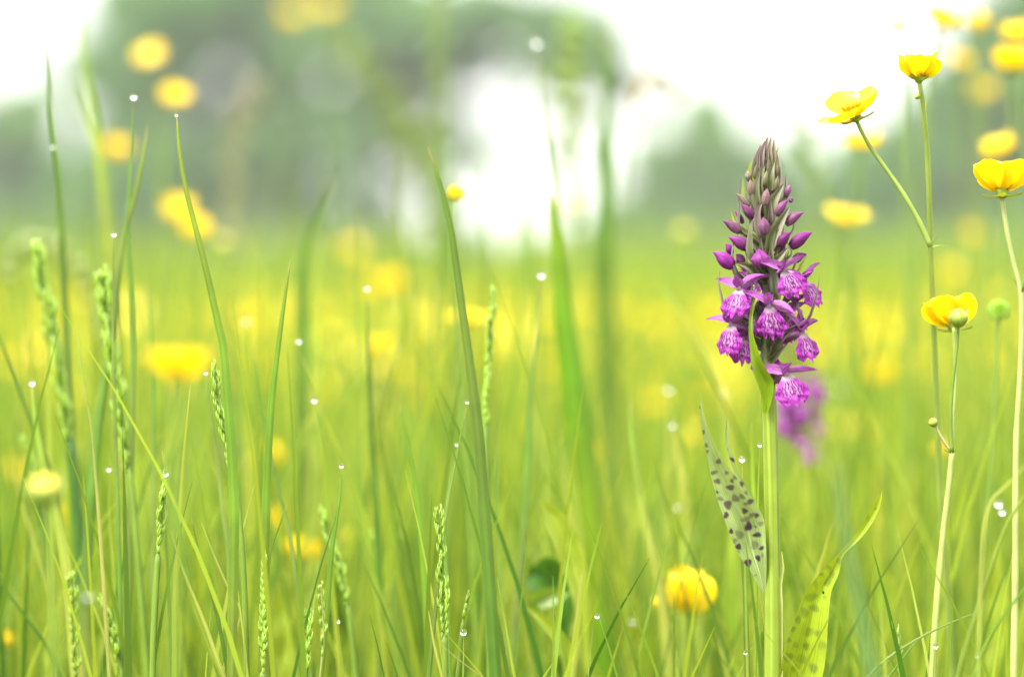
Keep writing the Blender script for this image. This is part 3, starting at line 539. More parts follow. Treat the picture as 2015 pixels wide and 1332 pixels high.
 ([(872, 20), (874, 200), (878, 400), (884, 600), (892, 900)], 10, 2.6, 'green', 'thin tall stalk rising before the left rim of the white gap'),
 ([(1008, 150), (1022, 300), (1040, 450), (1052, 650), (1060, 900)], 12, 2.5, 'blue', 'soft leaning stalk rising through the middle of the white gap'),
 ([(945, 290), (952, 420), (958, 560), (965, 800)], 11, 2.4, 'green', 'soft short stalk in the lower half of the white gap'),
 ([(782, 300), (790, 420), (800, 560), (812, 800)], 14, 2.5, 'mid', 'soft green stalk below the leaning panicles'),
 ([(1040, 320), (1030, 440), (1022, 560), (1015, 800)], 12, 2.3, 'mid', 'soft stalk leaning against its neighbour in the white gap'),
 ([(905, 330), (880, 420), (862, 540), (850, 700), (845, 1000)], 12, 2.2, 'mid', 'soft blade crossing behind the tip of the long arching blade'),
 ([(700, 420), (708, 560), (718, 700), (725, 900)], 14, 2.3, 'lime', 'soft lime blade under the leaning green panicle'),
 ([(452, 560), (455, 700), (460, 900), (465, 1100)], 13, 2.2, 'green', 'soft dark blade behind the long sharp bending blade'),
 ([(20, 380), (32, 520), (48, 700), (60, 900)], 13, 2.3, 'mid', 'soft blade standing before the rounded dark tree'),
]
for pts, w, d, tn, lb in BL: blade(pts, w, d, tn, lb)
# the kinked blade of the low fan
blade([(395, 1025), (425, 1100), (452, 1160), (474, 1200), (466, 1240), (448, 1290), (435, 1332)], 8, 1.69, 'pale', 'kinked pale blade folded over in the low fan of blades', twist=.8)

# broad meadow leaves
def broad_leaf(name, label, L, R, d, tone, cat='leaf', bulge=.006, spots=None, spotcol=None, parent=None, mid=.10, nu=13, nv=60, mat='leaf', dshift=None, root_to_ground=True, foldk=.45, soft=.42, grp=None, edge_curl=0.0):
    """leaf from its two margins in pixels, tip first, with a channelled cross-section"""
    l = smooth_path(L, nv); r_ = smooth_path(R, nv); u = np.linspace(0, 1, nu); px = d/F
    V = np.zeros((nv, nu, 3)); q = np.zeros((nv, nu, 2))
    for j in range(nv):
        t = j/(nv-1); dj = d+(dshift(t) if dshift else 0)
        for i in range(nu):
            xy = l[j]*(1-u[i])+r_[j]*u[i]; q[j, i] = xy
            wpx = np.linalg.norm(l[j]-r_[j])
            dep = -abs(u[i]-.5)*2*wpx*px*foldk + wpx*px*foldk*.5 + .05*wpx*px*math.sin(t*17+u[i]*3)
            V[j, i] = P(xy[0], xy[1], dj+dep+edge_curl*wpx*px*(u[i]-.5))
    if root_to_ground:
        last = V[-1].copy(); ext = []
        for k in range(1, 6):
            t = k/5; row = last.copy(); c = last.mean(0); row = c+(last-c)*(1-.6*t); row[:, 2] -= c[2]*t*1.02; ext.append(row)
        V = np.concatenate([V, np.array(ext)]); q = np.concatenate([q, np.full((5, nu, 2), -999.)]); nv += 5
    base = np.array(TONE[tone] if isinstance(tone, str) else tone); C = np.tile(base, (nv, nu, 1))
    C[:, nu//2] *= 1+mid*2; C[:, nu//2-1] *= 1+mid*.5; C[:, nu//2+1] *= 1+mid*.5
    if spots is not None:
        for (sx, sy, a, b, k) in spots:
            an = k*.7; dx = q[..., 0]-sx; dy = q[..., 1]-sy
            ex = (dx*math.cos(an)+dy*math.sin(an))/a; ey = (dy*math.cos(an)-dx*math.sin(an))/b
            rr_ = np.hypot(ex, ey)*(1+.12*np.sin(3*np.arctan2(ey, ex)+k*5)); m = np.clip((1.22-rr_)/soft, 0, 1)[..., None]*(.75+.25*math.sin(k*3.1))
            C = C*(1-m)+np.array(spotcol)*m
    uv = np.stack(np.broadcast_arrays(u[None, :], np.linspace(0, 1, nv)[:, None]), -1).reshape(-1, 2)
    V = V.reshape(-1, 3)
    loc = V.mean(0); loc[2] = 0
    if parent is not None: return child(mk(name, V, grid_faces(nu, nv), C.reshape(-1, 3), mat, uv=uv), parent)
    o = mk(name, V-loc, grid_faces(nu, nv), C.reshape(-1, 3), mat, uv=uv); o.location = loc; tag(o, label, cat, grp); return o
LG = 'broad leaves low in the grass'
broad_leaf('meadow_leaf', 'broad bright leaf with jagged edge low beside the broad upright blade', [(1060, 985), (1085, 1060), (1110, 1130), (1130, 1190), (1150, 1332)], [(1060, 985), (1100, 1000), (1125, 1040), (1148, 1085), (1155, 1150), (1160, 1332)], 1.82, 'lime', grp=LG)
broad_leaf('meadow_leaf', 'bright leaf spreading low below the jagged leaf', [(1030, 1190), (1060, 1225), (1090, 1265), (1105, 1300), (1110, 1350)], [(1030, 1190), (1080, 1215), (1120, 1260), (1130, 1300), (1130, 1350)], 1.80, 'lime', grp=LG)
broad_leaf('meadow_leaf', 'dark rounded leaf behind the jagged leaf', [(1040, 1120), (1035, 1150), (1060, 1175), (1090, 1190), (1100, 1300)], [(1045, 1115), (1080, 1095), (1120, 1130), (1125, 1180), (1120, 1300)], 1.9, 'deep', grp=LG)
broad_leaf('meadow_leaf', 'smooth green leaf lying level under the dark rounded leaf', [(1125, 1165), (1090, 1155), (1055, 1160), (1040, 1180), (1050, 1332)], [(1125, 1165), (1100, 1185), (1075, 1195), (1060, 1200), (1080, 1332)], 1.87, 'mid', grp=LG)
broad_leaf('meadow_leaf', 'bright leaf at the foot of the big cup-shaped buttercup', [(1225, 1220), (1222, 1270), (1230, 1332)], [(1240, 1215), (1270, 1260), (1265, 1332)], 2.0, 'lime', grp=LG)
broad_leaf('meadow_leaf', 'large soft lime leaf below the orange yellow buttercup', [(550, 1120), (535, 1200), (540, 1332)], [(555, 1120), (585, 1220), (590, 1332)], 1.9, 'lime', grp=LG)
broad_leaf('meadow_leaf', 'soft lime leaf low behind the dog-tail spikes', [(120, 1080), (80, 1180), (60, 1332)], [(122, 1080), (125, 1200), (105, 1332)], 1.95, 'lime', grp=LG)
broad_leaf('meadow_leaf', 'soft lime leaf among the slanting stems', [(1960, 1060), (1930, 1150), (1905, 1332)], [(1962, 1060), (1985, 1200), (1980, 1332)], 1.9, 'lime', grp=LG)
broad_leaf('meadow_leaf', 'soft green leaf below the pointed lime blade', [(1660, 1090), (1650, 1200), (1640, 1332)], [(1664, 1090), (1690, 1200), (1690, 1332)], 2.0, 'lime', grp=LG)

# ------------------------------------------------------------------ dog-tail grass spikes
def spikelet_mesh():
    parts = []
    for k in range(6):
        a = (k-2.5)*.17; q = np.linspace(0, 1, 6)[:, None]; L = .0052+.0010*math.cos(k*1.7)
        tip = np.array((math.sin(a)*L*.8+.0014, -.0010+.0010*(k % 2), math.cos(a)*L))
        pth = tip*q+np.array((.0014, -.0008, 0))*np.sin(q*math.pi)
        parts.append((*tube(pth, [.0003, .00070, .00080, .00062, .00035, .00006], 6), np.array((.17, .28, .018))*(1+.25*(k in (0, 5)))*random.uniform(.85, 1.15)))
    V, Fc, uv, c = merge(parts); zz = V[:, 2:3]/.0052; c = c+np.array((.22, .22, .12))*np.clip(zz-.62, 0, 1)*1.3
    o = mk('spikelet', V, Fc, c, 'stem', uv=uv); col.objects.unlink(o); return o.data
SPK = spikelet_mesh()
def spike(pts, ylen, d, label, sc_=1.0, tone='mid', step=7.5, name='dogs_tail_grass', sw=1.0):
    root = empty(name, gbase(pts[-1][0], d)); tag(root, label, 'grass spike', 'flowering grass spikes')
    pp = smooth_path(pts, 40); p3 = to_ground(np.array([P(x, y, d) for x, y in pp]))
    ls = np.concatenate([[0], np.cumsum(np.linalg.norm(np.diff(p3, axis=0), axis=1))]); rad_ = np.where(ls < ylen*d/F*.96, .0005, .0009*sw); V, Fc, uv = tube(p3, rad_, 7); child(mk('stem', V, Fc, np.array(TONE[tone]), 'stem', uv=uv), root)
    s = np.concatenate([[0], np.cumsum(np.linalg.norm(np.diff(p3, axis=0), axis=1))]); Ls = ylen*d/F; n = max(4, int(ylen/step*(d/1.68)))
    for i in range(n):
        q = s[0]+Ls*(i+.3)/n; c = np.array([np.interp(q, s, p3[:, k]) for k in range(3)]); c2 = np.array([np.interp(q+.002, s, p3[:, k]) for k in range(3)])
        tdir = Vector(c-c2).normalized(); e = link('spikelet', SPK, root)
        side = 1 if i % 2 else -1; taper = .55+.45*min(1, (i+1)/4); taper *= 1-.35*max(0, (i/n-.75)/.25); k = sc_*taper*random.uniform(.9, 1.1)
        e.matrix_local = Matrix.Translation(Vector(c)-root.location) @ tdir.to_track_quat('Z', 'Y').to_matrix().to_4x4() @ Matrix.Rotation(random.uniform(-.5, .5)+(0 if side > 0 else math.pi), 4, 'Z') @ Matrix.Rotation(random.uniform(.02, .20), 4, 'Y') @ Matrix.Diagonal((k*.72, k*.8, k*random.uniform(.95, 1.3), 1))
    return root
spike([(75, 493), (85, 560), (100, 640), (113, 720), (127, 800), (140, 900), (150, 1000), (158, 1150), (165, 1332)], 400, 1.86, 'tallest dog-tail spike of curved green spikelets beside the tall dark blade', 1.45, 'deep', sw=2.6)
spike([(203, 548), (210, 620), (222, 700), (236, 800), (250, 900), (262, 1000), (275, 1150), (290, 1332)], 400, 1.80, 'second dog-tail spike crossing the slanting grey green blade', 1.4, 'mid', sw=1.8)
spike([(420, 720), (430, 790), (445, 860), (460, 940), (470, 1010), (480, 1150), (485, 1332)], 260, 1.69, 'sharp slim dog-tail spike beside the edge-on buttercup', .85, 'mid', sw=1.4)
spike([(970, 578), (964, 650), (958, 740), (955, 850), (958, 1000), (965, 1332)], 270, 1.80, 'dog-tail spike leaning by the long arching blade', 1.05, 'mid', sw=1.6)
spike([(325, 935), (320, 1000), (313, 1070), (307, 1150), (302, 1250), (300, 1332)], 160, 1.70, 'pale dog-tail spike under the hanging clear drop', .95, 'mid', sw=1.5)
spike([(865, 1005), (868, 1070), (872, 1150), (874, 1240), (876, 1332)], 260, 1.69, 'knobbly bright dog-tail spike low in mid meadow', .85, 'mid', sw=1.5)
spike([(521, 1093), (519, 1170), (518, 1250), (517, 1332)], 240, 1.665, 'slim dark dog-tail spike at the foot of the sharp straight blade', .75, 'mid', sw=1.6)
spike([(631, 1150), (634, 1200), (636, 1260), (630, 1332)], 160, 1.67, 'thin brownish seed spike beside the upright dewy blade', .6, 'straw', step=11, sw=.5)
spike([(633, 1010), (650, 1060), (668, 1110), (685, 1200), (700, 1332)], 200, 1.80, 'soft leaning dog-tail spike behind the upright dewy blade', .9, 'mid', sw=1.5)
spike([(140, 1135), (144, 1200), (148, 1270), (150, 1332)], 220, 1.74, 'pale twisted dog-tail spike low beside the thick dark stem', .8, 'pale')
spike([(605, 1205), (605, 1260), (604, 1332)], 140, 1.70, 'short dog-tail spike next to the thin brownish seed spike', .8, 'mid')
spike([(48, 868), (60, 910), (72, 955), (85, 1020), (100, 1150), (110, 1332)], 110, 1.92, 'short dark dog-tail spike behind the pale wide blade', 1.0, 'deep', sw=1.5)
spike([(1767, 1235), (1770, 1280), (1772, 1332)], 100, 1.67, 'tiny seed stalk beside the low flat stalk', .55, 'straw', step=12, sw=.4)
spike([(735, 1060), (755, 1160), (775, 1250), (790, 1332)], 280, 2.05, 'blurred dog-tail spike below the small bright buttercup', 1.1, 'mid', sw=1.5)
spike([(200, 1180), (225, 1250), (240, 1332)], 150, 1.74, 'ragged flowering grass head low between the dog-tail spikes', .9, 'mid')
spike([(922, 1170), (910, 1230), (900, 1332)], 60, 1.70, 'thin grass stalk with closed spikelets beside a round dew disc', .6, 'mid')

# tall blurred grass panicles further back
def panicle(pts, d, spread, n, tone, label, head=16):
    root = empty('panicle_grass', gbase(pts[-1][0], d)); tag(root, label, 'grass panicle', 'tall blurred grass panicles')
    pp = smooth_path(pts, 30); p3 = to_ground(np.array([P(x, y, d) for x, y in pp]))
    V, Fc, uv = tube(p3, np.linspace(.0006, .0016, len(p3)), 6); child(mk('stem', V, Fc, np.array(TONE['mid']), 'stem', uv=uv), root)
    parts = []
    n = int(n*1.6)
    for i in range(n):
        f = (i+.5)/n; c = p3[int(f*head)]; k = math.sin(math.pi*min(1, f*.8+.15))*spread*d/F; a = random.uniform(0, 6.28)
        e = c+np.array((math.cos(a)*k*random.uniform(.2, 1), math.sin(a)*k*random.uniform(.2, 1), k*random.uniform(.1, .9)))
        q = np.linspace(0, 1, 4)[:, None]; parts.append((*tube(c*(1-q)+e*q, [.0003, .0003, .0002, .0002], 4), TONE['pale']))
        for j in range(4):
            s0 = c*(1-.5-.12*j)+e*(.5+.12*j); s1 = s0+np.array((random.uniform(-.004, .004), random.uniform(-.004, .004), .009)); parts.append((*tube(s0*(1-q)+s1*q, [.0004, .0024, .0020, .0003], 5), np.array(tone)*random.uniform(.8, 1.2)))
    V, Fc, uv, c = merge(parts); child(mk('panicle', V, Fc, c, 'stem', uv=uv), root)
panicle([(660, 90), (720, 160), (780, 240), (830, 340), (860, 450), (885, 600), (900, 900)], 3.6, 60, 60, (.14, .20, .04), 'leaning green panicle before the arching tree')
panicle([(760, 250), (820, 330), (870, 400), (900, 520), (920, 800)], 3.8, 50, 40, (.12, .19, .05), 'second leaning panicle below the first')
panicle([(500, 190), (480, 250), (462, 330), (455, 450), (455, 800)], 3.6, 40, 20, (.24, .22, .11), 'brownish panicle between the tall broad tree and the bent-over blade')
panicle([(1335, 195), (1300, 165), (1262, 190), (1232, 300), (1215, 450), (1208, 800)], 3.0, 18, 14, (.26, .20, .11), 'pinkish brown panicle beside the very tall dark blade', 6)
panicle([(1120, 70), (1120, 140), (1122, 260), (1128, 400), (1135, 800)], 3.2, 40, 40, (.18, .26, .03), 'lime panicle standing before the white gap')
panicle([(860, -40), (863, 60), (868, 200), (872, 400), (878, 800)], 3.4, 30, 30, (.15, .22, .06), 'very tall narrow panicle at the arching crown')
panicle([(1490, 90), (1530, 180), (1580, 280), (1610, 400), (1620, 800)], 3.2, 25, 26, (.16, .23, .06), 'thin leaning panicle behind the orchid tip')
panicle([(20, 560), (40, 510), (80, 500), (160, 560), (210, 700), (240, 1000)], 2.6, 25, 20, (.2, .25, .06), 'arched nodding panicle behind the first dog-tail spike')

# ------------------------------------------------------------------ dew drops
def drop_mesh():
    q = np.linspace(0, 1, 13); z = np.cos(math.pi*q); rr_ = np.sin(math.pi*q); z = np.where(z > 0, z*1.12, z)
    V, Fc, uv = tube(np.stack([0*q, 0*q, -z], 1)[::1], np.maximum(rr_, .001), 18); o = mk('dew_drop', V, Fc, (1, 1, 1), 'water', uv=uv); col.objects.unlink(o); return o.data
DROP = drop_mesh()
def drop(x, y, d, r_px, label):
    o = bpy.data.objects.new('dew_drop', DROP); col.objects.link(o); o.location = P(x, y, d); r = r_px*random.uniform(.95, 1.3)*D0/F; o.scale = (r, r, r); tag(o, label, 'dew drop', 'dew drops on the grass')
DR = [(263, 191, 1.795, 5, 'dew drop on the tip of the upright slim blade'), (347, 227, 1.663, 3, 'tiny dew drop at the tip of the long sharp bending blade'), (103, 290, 1.885, 4, 'dew drop partway up the tall dark green blade'),
 (485, 632, 2.095, 6, 'round dew disc on the soft lime blade'), (588, 671, 1.855, 5, 'dew drop on the long thin leaning blade'), (618, 787, 1.795, 4.5, 'bright dew drop on the thin lime blade'),
 (722, 567, 1.865, 5, 'dew drop on the dark upright blade'), (1056, 85, 2.145, 7, 'large dew disc crowning the very tall thin blade'), (1065, 541, 1.855, 6, 'dew disc on the grey green blade by the broad bright blade'),
 (1315, 766, 2.095, 6, 'larger of the two pale dew discs near the spotted leaf'), (1323, 836, 1.99, 5.5, 'smaller of the two pale dew discs near the spotted leaf'), (919, 791, 1.695, 4, 'dew drop on the fine blade touching the arching blade'),
 (899, 874, 1.715, 4, 'dew drop on the shorter fine blade'), (672, 916, 1.695, 4, 'dew bead on the upright blade by the small buttercup'), (324, 931, 1.655, 5.5, 'clear drop hanging from the sharp leaning blade'),
 (63, 753, 1.76, 5, 'dew drop on the pale wide blade'), (405, 733, 1.735, 4, 'dew drop on the blue green blade by the slim spike'), (224, 461, 1.735, 4, 'grey dew bead on the thin cut blade'),
 (912, 1243, 1.69, 6, 'round drop on the thin stalk with closed spikelets'), (1175, 1211, 1.695, 5, 'clear drop on the short fine blade'), (1460, 903, 1.70, 5, 'bright drop beside the spotted leaf'),
 (1495, 875, 1.70, 3.5, 'small drop against the orchid stem'), (1965, 990, 1.575, 6.5, 'upper of two dew drops by the kinked pale twig'), (1972, 1006, 1.575, 6, 'lower of two dew drops by the kinked pale twig'),
 (1841, 1270, 1.665, 5.5, 'drop hanging from the nearly flat grey stalk'), (1925, 1290, 1.59, 5, 'drop on the lower slanting stem'), (1467, 1283, 1.70, 4, 'drop on the green blade at the orchid foot'),
 (1870, 1153, 1.94, 6, 'pale drop on the dark soft blade behind hairy stems'), (214, 922, 1.80, 4.5, 'drop on the straight lime blade stalk'), (666, 1222, 1.70, 3.5, 'small drop low beside the upright dewy blade'),
 (1333, 997, 2.0, 5, 'soft drop on the pale broad blade'), (1246, 1220, 1.95, 5.5, 'soft drop over the leaf at the big cup-shaped buttercup'), (1426, 771, 2.09, 5, 'pale drop on the soft blade leaning to the orchid'),
 (1650, 762, 2.6, 7, 'pale dew disc before the meadow past the orchid flowers'), (172, 1172, 1.4, 5, 'grey blurred dew disc low on the slanting grey green blade')]
for a in DR: drop(*a)
# fine stalks that carry the drops that have no blade of their own
for pts, w, d, tn, lb in [([(214, 925), (214, 1000), (222, 1120), (235, 1332)], 5, 1.805, 'pale', 'hair-fine stalk under a bright drop beside the second dog-tail spike'),
    ([(666, 1224), (670, 1270), (678, 1332)], 5, 1.702, 'mid', 'short hidden stalk under a small drop'), ([(1460, 906), (1462, 980), (1466, 1100), (1472, 1332)], 6, 1.705, 'pale', 'slim stalk with a bright drop beside the spotted leaf'),
    ([(1495, 877), (1492, 960), (1490, 1100), (1486, 1332)], 6, 1.705, 'lime', 'slim lime stalk with a small drop against the orchid stem'), ([(1333, 1000), (1336, 1080), (1340, 1300)], 7, 2.005, 'pale', 'soft stalk carrying a drop behind the spotted leaf'),
    ([(1246, 1224), (1240, 1280), (1236, 1332)], 6, 1.955, 'mid', 'soft stalk carrying a drop beside the big cup-shaped buttercup'), ([(1650, 768), (1655, 900), (1660, 1200)], 7, 2.605, 'pale', 'soft stalk under a pale dew disc past the orchid flowers'),
    ([(912, 1246), (912, 1290), (911, 1332)], 5, 1.692, 'pale', 'pale stalk under a round drop'), ([(172, 1176), (170, 1250), (166, 1332)], 8, 1.405, 'pale', 'blurred stalk carrying a grey dew disc'),
    ([(1841, 1262), (1838, 1300), (1836, 1340)], 4, 1.668, 'mid', 'thin stalk behind the drop on the flat stalk')]: blade(pts, w, d, tn, lb)

# ------------------------------------------------------------------ the orchid
K = D0/F                                     # metres per photo pixel at the orchid
def Q(x, y, f=0.0): return P(x, y, D0-f*K)   # f = pixels towards the camera
obase = P(1519, 1332, D0); obase[2] = 0
orchid = empty('marsh_orchid', obase); tag(orchid, 'sharp purple marsh orchid with spotted leaves standing in the grass', 'orchid')
OG = np.array((.16, .22, .02))
# stem: ridged tube
def ridged_stem():
    ctr = smooth_path([(1506, 640), (1509, 720), (1513, 800), (1516, 900), (1518, 1000), (1519, 1100), (1521, 1150), (1522, 1220), (1522, 1332)], 50)
    rad = np.interp(ctr[:, 1], [640, 720, 790, 1130, 1165, 1332], [10, 12, 14.5, 15.5, 18, 19.5])
    p3 = np.array([Q(x, y) for x, y in ctr]); p3 = to_ground(p3, 8); rad = np.concatenate([rad, np.full(len(p3)-50, 20)])
    ns = 28; V, Fc, uv = tube(p3, rad*K, ns); an = np.arange(ns)/ns*6.2832; rg = 1+.055*np.cos(an*7)+.03*np.cos(an*3+1)
    n = len(p3); VV = V[:n*ns].reshape(n, ns, 3); VV = p3[:, None]+(VV-p3[:, None])*rg[None, :, None]; V[:n*ns] = VV.reshape(-1, 3)
    c = np.tile(OG, (n, ns, 1))*(1+.35*np.maximum(0, np.cos(an*7))[None, :, None])
    up = np.clip((800-np.concatenate([ctr[:, 1], np.full(n-50, 1400)]))/120, 0, 1)[:, None, None]; c = c*(1-up)+np.array((.10, .11, .05))*up
    c = np.concatenate([c.reshape(-1, 3), np.tile(OG, (2, 1))]); return child(mk('stem', V, Fc, c, 'stem', uv=uv), orchid)
ridged_stem()
V, Fc, uv = tube(np.array([Q(x, y) for x, y in smooth_path([(1513, 300), (1508, 360), (1505, 430), (1504, 520), (1505, 600), (1507, 660)], 24)]), np.linspace(4, 15, 24)*K, 12)
child(mk('flower_axis', V, Fc, (.12, .15, .05), 'stem', uv=uv), orchid)
# sheath at the node on the stem
sh = np.array([Q(x, y, 17) for x, y in [(1538, 1085), (1539, 1110), (1536, 1135), (1534, 1160), (1536, 1200), (1536, 1332)]]); sh = to_ground(smooth_path(sh, 20))
V, Fc, uv = ribbon(sh, np.array([2, 4, 7]+[9]*(len(sh)-3))*K, (.8, -1, 0), -.5); child(mk('stem_sheath', V, Fc, (.30, .34, .09), 'leaf', uv=uv), orchid)
sh2 = smooth_path([Q(1476, 1085, 8), Q(1486, 1115, 14), Q(1499, 1150, 18), Q(1504, 1190, 20), Q(1506, 1332, 20)], 16)

# spotted leaves (zoomed coordinates of a 2.329x crop at 1330,760)
Z = lambda L: [(1330+x/2.329, 760+y/2.329) for x, y in L]
sp1 = [(125,210,8,10),(138,270,10,9),(143,298,8,9),(196,344,12,11),(175,395,17,9),(190,435,15,12),(232,396,9,10),(257,433,10,9),(270,418,8,11),(250,463,19,13),(273,513,20,15),(238,542,21,18),(303,505,10,16),(302,447,9,13),(322,487,8,9),(342,527,12,15),(203,515,9,16),(190,485,6,7),(322,538,12,8),(315,571,14,12),(350,588,9,14),(371,591,11,10),(322,607,26,11),(230,590,11,16),(389,629,11,13),(332,641,22,16),(365,643,6,9),(253,664,10,12),(292,679,22,16),(372,680,11,20),(270,708,14,10),(286,734,14,14),(361,727,18,20),(392,741,8,13),(286,759,6,6),(376,786,11,14),(397,773,6,10),(330,808,17,18),(366,865,5,8),(258,335,7,15),(237,290,5,5),(108,98,4,6)]
spot = lambda S, k=1: [(1330+x/2.329, 760+y/2.329, a/2.329*k, b/2.329*k, i) for i, (x, y, a, b) in enumerate(S)]
LF = (.23, .30, .11); SPOT = (.045, .015, .05)
broad_leaf('leaf', None, Z([(105, 35), (108, 110), (120, 200), (145, 330), (165, 430), (198, 540), (230, 630), (262, 715), (300, 790), (350, 860), (405, 960)]),
           Z([(107, 35), (125, 110), (150, 200), (205, 318), (255, 388), (308, 448), (358, 525), (400, 600), (412, 700), (415, 820), (412, 960)]), D0-4*K, LF, spots=spot(sp1, 1.0), spotcol=SPOT, foldk=.9, parent=orchid, nu=41, nv=170, root_to_ground=False, dshift=lambda t: -8*K*(1-t), mid=.05)['label'] = 'broad pale leaf with dark purple spots folded beside the stem'
broad_leaf('leaf', None, Z([(236, 145), (226, 200), (228, 250), (240, 310), (258, 370), (280, 440), (310, 520), (360, 640), (400, 800), (410, 900)]),
           Z([(240, 145), (243, 200), (246, 250), (262, 310), (288, 390), (330, 460), (365, 530), (405, 620), (420, 800), (420, 900)]), D0+14*K, (.18, .25, .075), spots=spot(sp1), spotcol=SPOT, parent=orchid, nu=21, nv=110, root_to_ground=False, mid=.05)['label'] = 'narrow spotted leaf tip standing behind the broad leaf'
sp2 = [(750,800,14,16),(700,830,14,10),(715,860,18,12),(697,893,24,14),(620,965,30,16),(635,1015,24,14),(590,1035,24,18),(560,1068,18,14),(610,1125,22,18),(650,1130,16,14),(670,1185,20,18),(598,1190,16,14),(548,1185,14,14),(515,1240,24,20),(575,1248,26,20),(630,1290,24,18),(545,1290,20,16),(535,1110,14,14),(685,965,12,10),(665,860,14,10),(640,905,16,10),(515,1160,10,14),(880,600,6,9),(915,560,5,7)]
rl = broad_leaf('leaf', None, Z([(944, 470), (915, 530), (890, 570), (862, 615), (840, 655), (790, 715), (720, 790), (640, 880), (590, 950), (540, 1080), (500, 1200), (470, 1332), (450, 1480), (440, 1650)]),
           Z([(946, 470), (943, 510), (935, 550), (912, 605), (880, 655), (830, 712), (768, 775), (745, 860), (712, 940), (697, 1080), (690, 1200), (670, 1332), (610, 1480), (480, 1650)]), D0-2*K, (.20, .27, .012), spots=spot(sp2)+[(1330+675/2.329, 760+943/2.329, 2.6, 4, 0)]*0, spotcol=(.105, .15, .016), parent=orchid, nu=41, nv=150, root_to_ground=False, dshift=lambda t: -20*K*(1-t)+6*K, mid=.18)
rl['label'] = 'long side leaf with dull green blotches and browned tip'
# tiny insect on the side leaf
ip = smooth_path([Q(1619.5, 1161, 34), Q(1620, 1165, 35), Q(1619.6, 1169, 34)], 7)
V, Fc, uv = tube(ip, np.array([.4, 1.4, 2, 2.2, 2, 1.3, .3])*K, 7); ins = mk('small_fly', V-ip[3], Fc, (.01, .008, .006), 'plain', uv=uv); ins.location = ip[3]; tag(ins, 'tiny black fly sitting on the blotched side leaf', 'fly')

# bracts
def pathdepth(pts, nb):   # pts (x, y, f)
    return np.array([Q(*p) for p in smooth_path(pts, nb)])
def bract(pts, w, tone, nrm=None, name='bract', prof=.55, fold=.5):
    x0, y0, f0 = pts[0]
    if math.hypot(x0-1507, f0) > 16: pts = [(1507+(x0-1507)*.12, y0+min(30, .45*abs(x0-1507)+8), f0*.12)]+list(pts)     # every bract grows from the axis
    p3 = pathdepth(pts, 18)[::-1]; s = np.linspace(0, 1, 18)     # tip first
    wid = w*1.3*K*np.where(s < prof, (s/prof)**.8, 1-.45*((s-prof)/(1-prof))**1.5)+.5*K
    dx = np.mean([p[0] for p in pts])-1508
    nrm = nrm if nrm is not None else (np.clip(dx/45, -1.6, 1.6), -1, .25)
    V, Fc, uv = ribbon(p3, wid, nrm, -fold, 7); base = np.array(BT[tone]); t = np.repeat(s, 7)[:, None]; u = np.abs(np.tile(np.linspace(-1, 1, 7), 18))[:, None]
    c = base*(.85+.3*t)+np.array((.09, .04, .075))*np.clip(.75-t, 0, 1)*.8*(tone != 'y')+(u > .6)*np.array((.05, .03, .05))
    return child(mk(name, V, Fc, c, 'bract', uv=uv), orchid)
BT = {'g': (.075, .10, .026), 'p': (.095, .085, .06), 'y': (.20, .24, .04), 'd': (.05, .07, .022)}
z1 = lambda x, y, f: (1350+x/4.44, 240+y/4.44, f)
z2 = lambda x, y, f: (1350+x/4.036, 500+y/4.036, f)
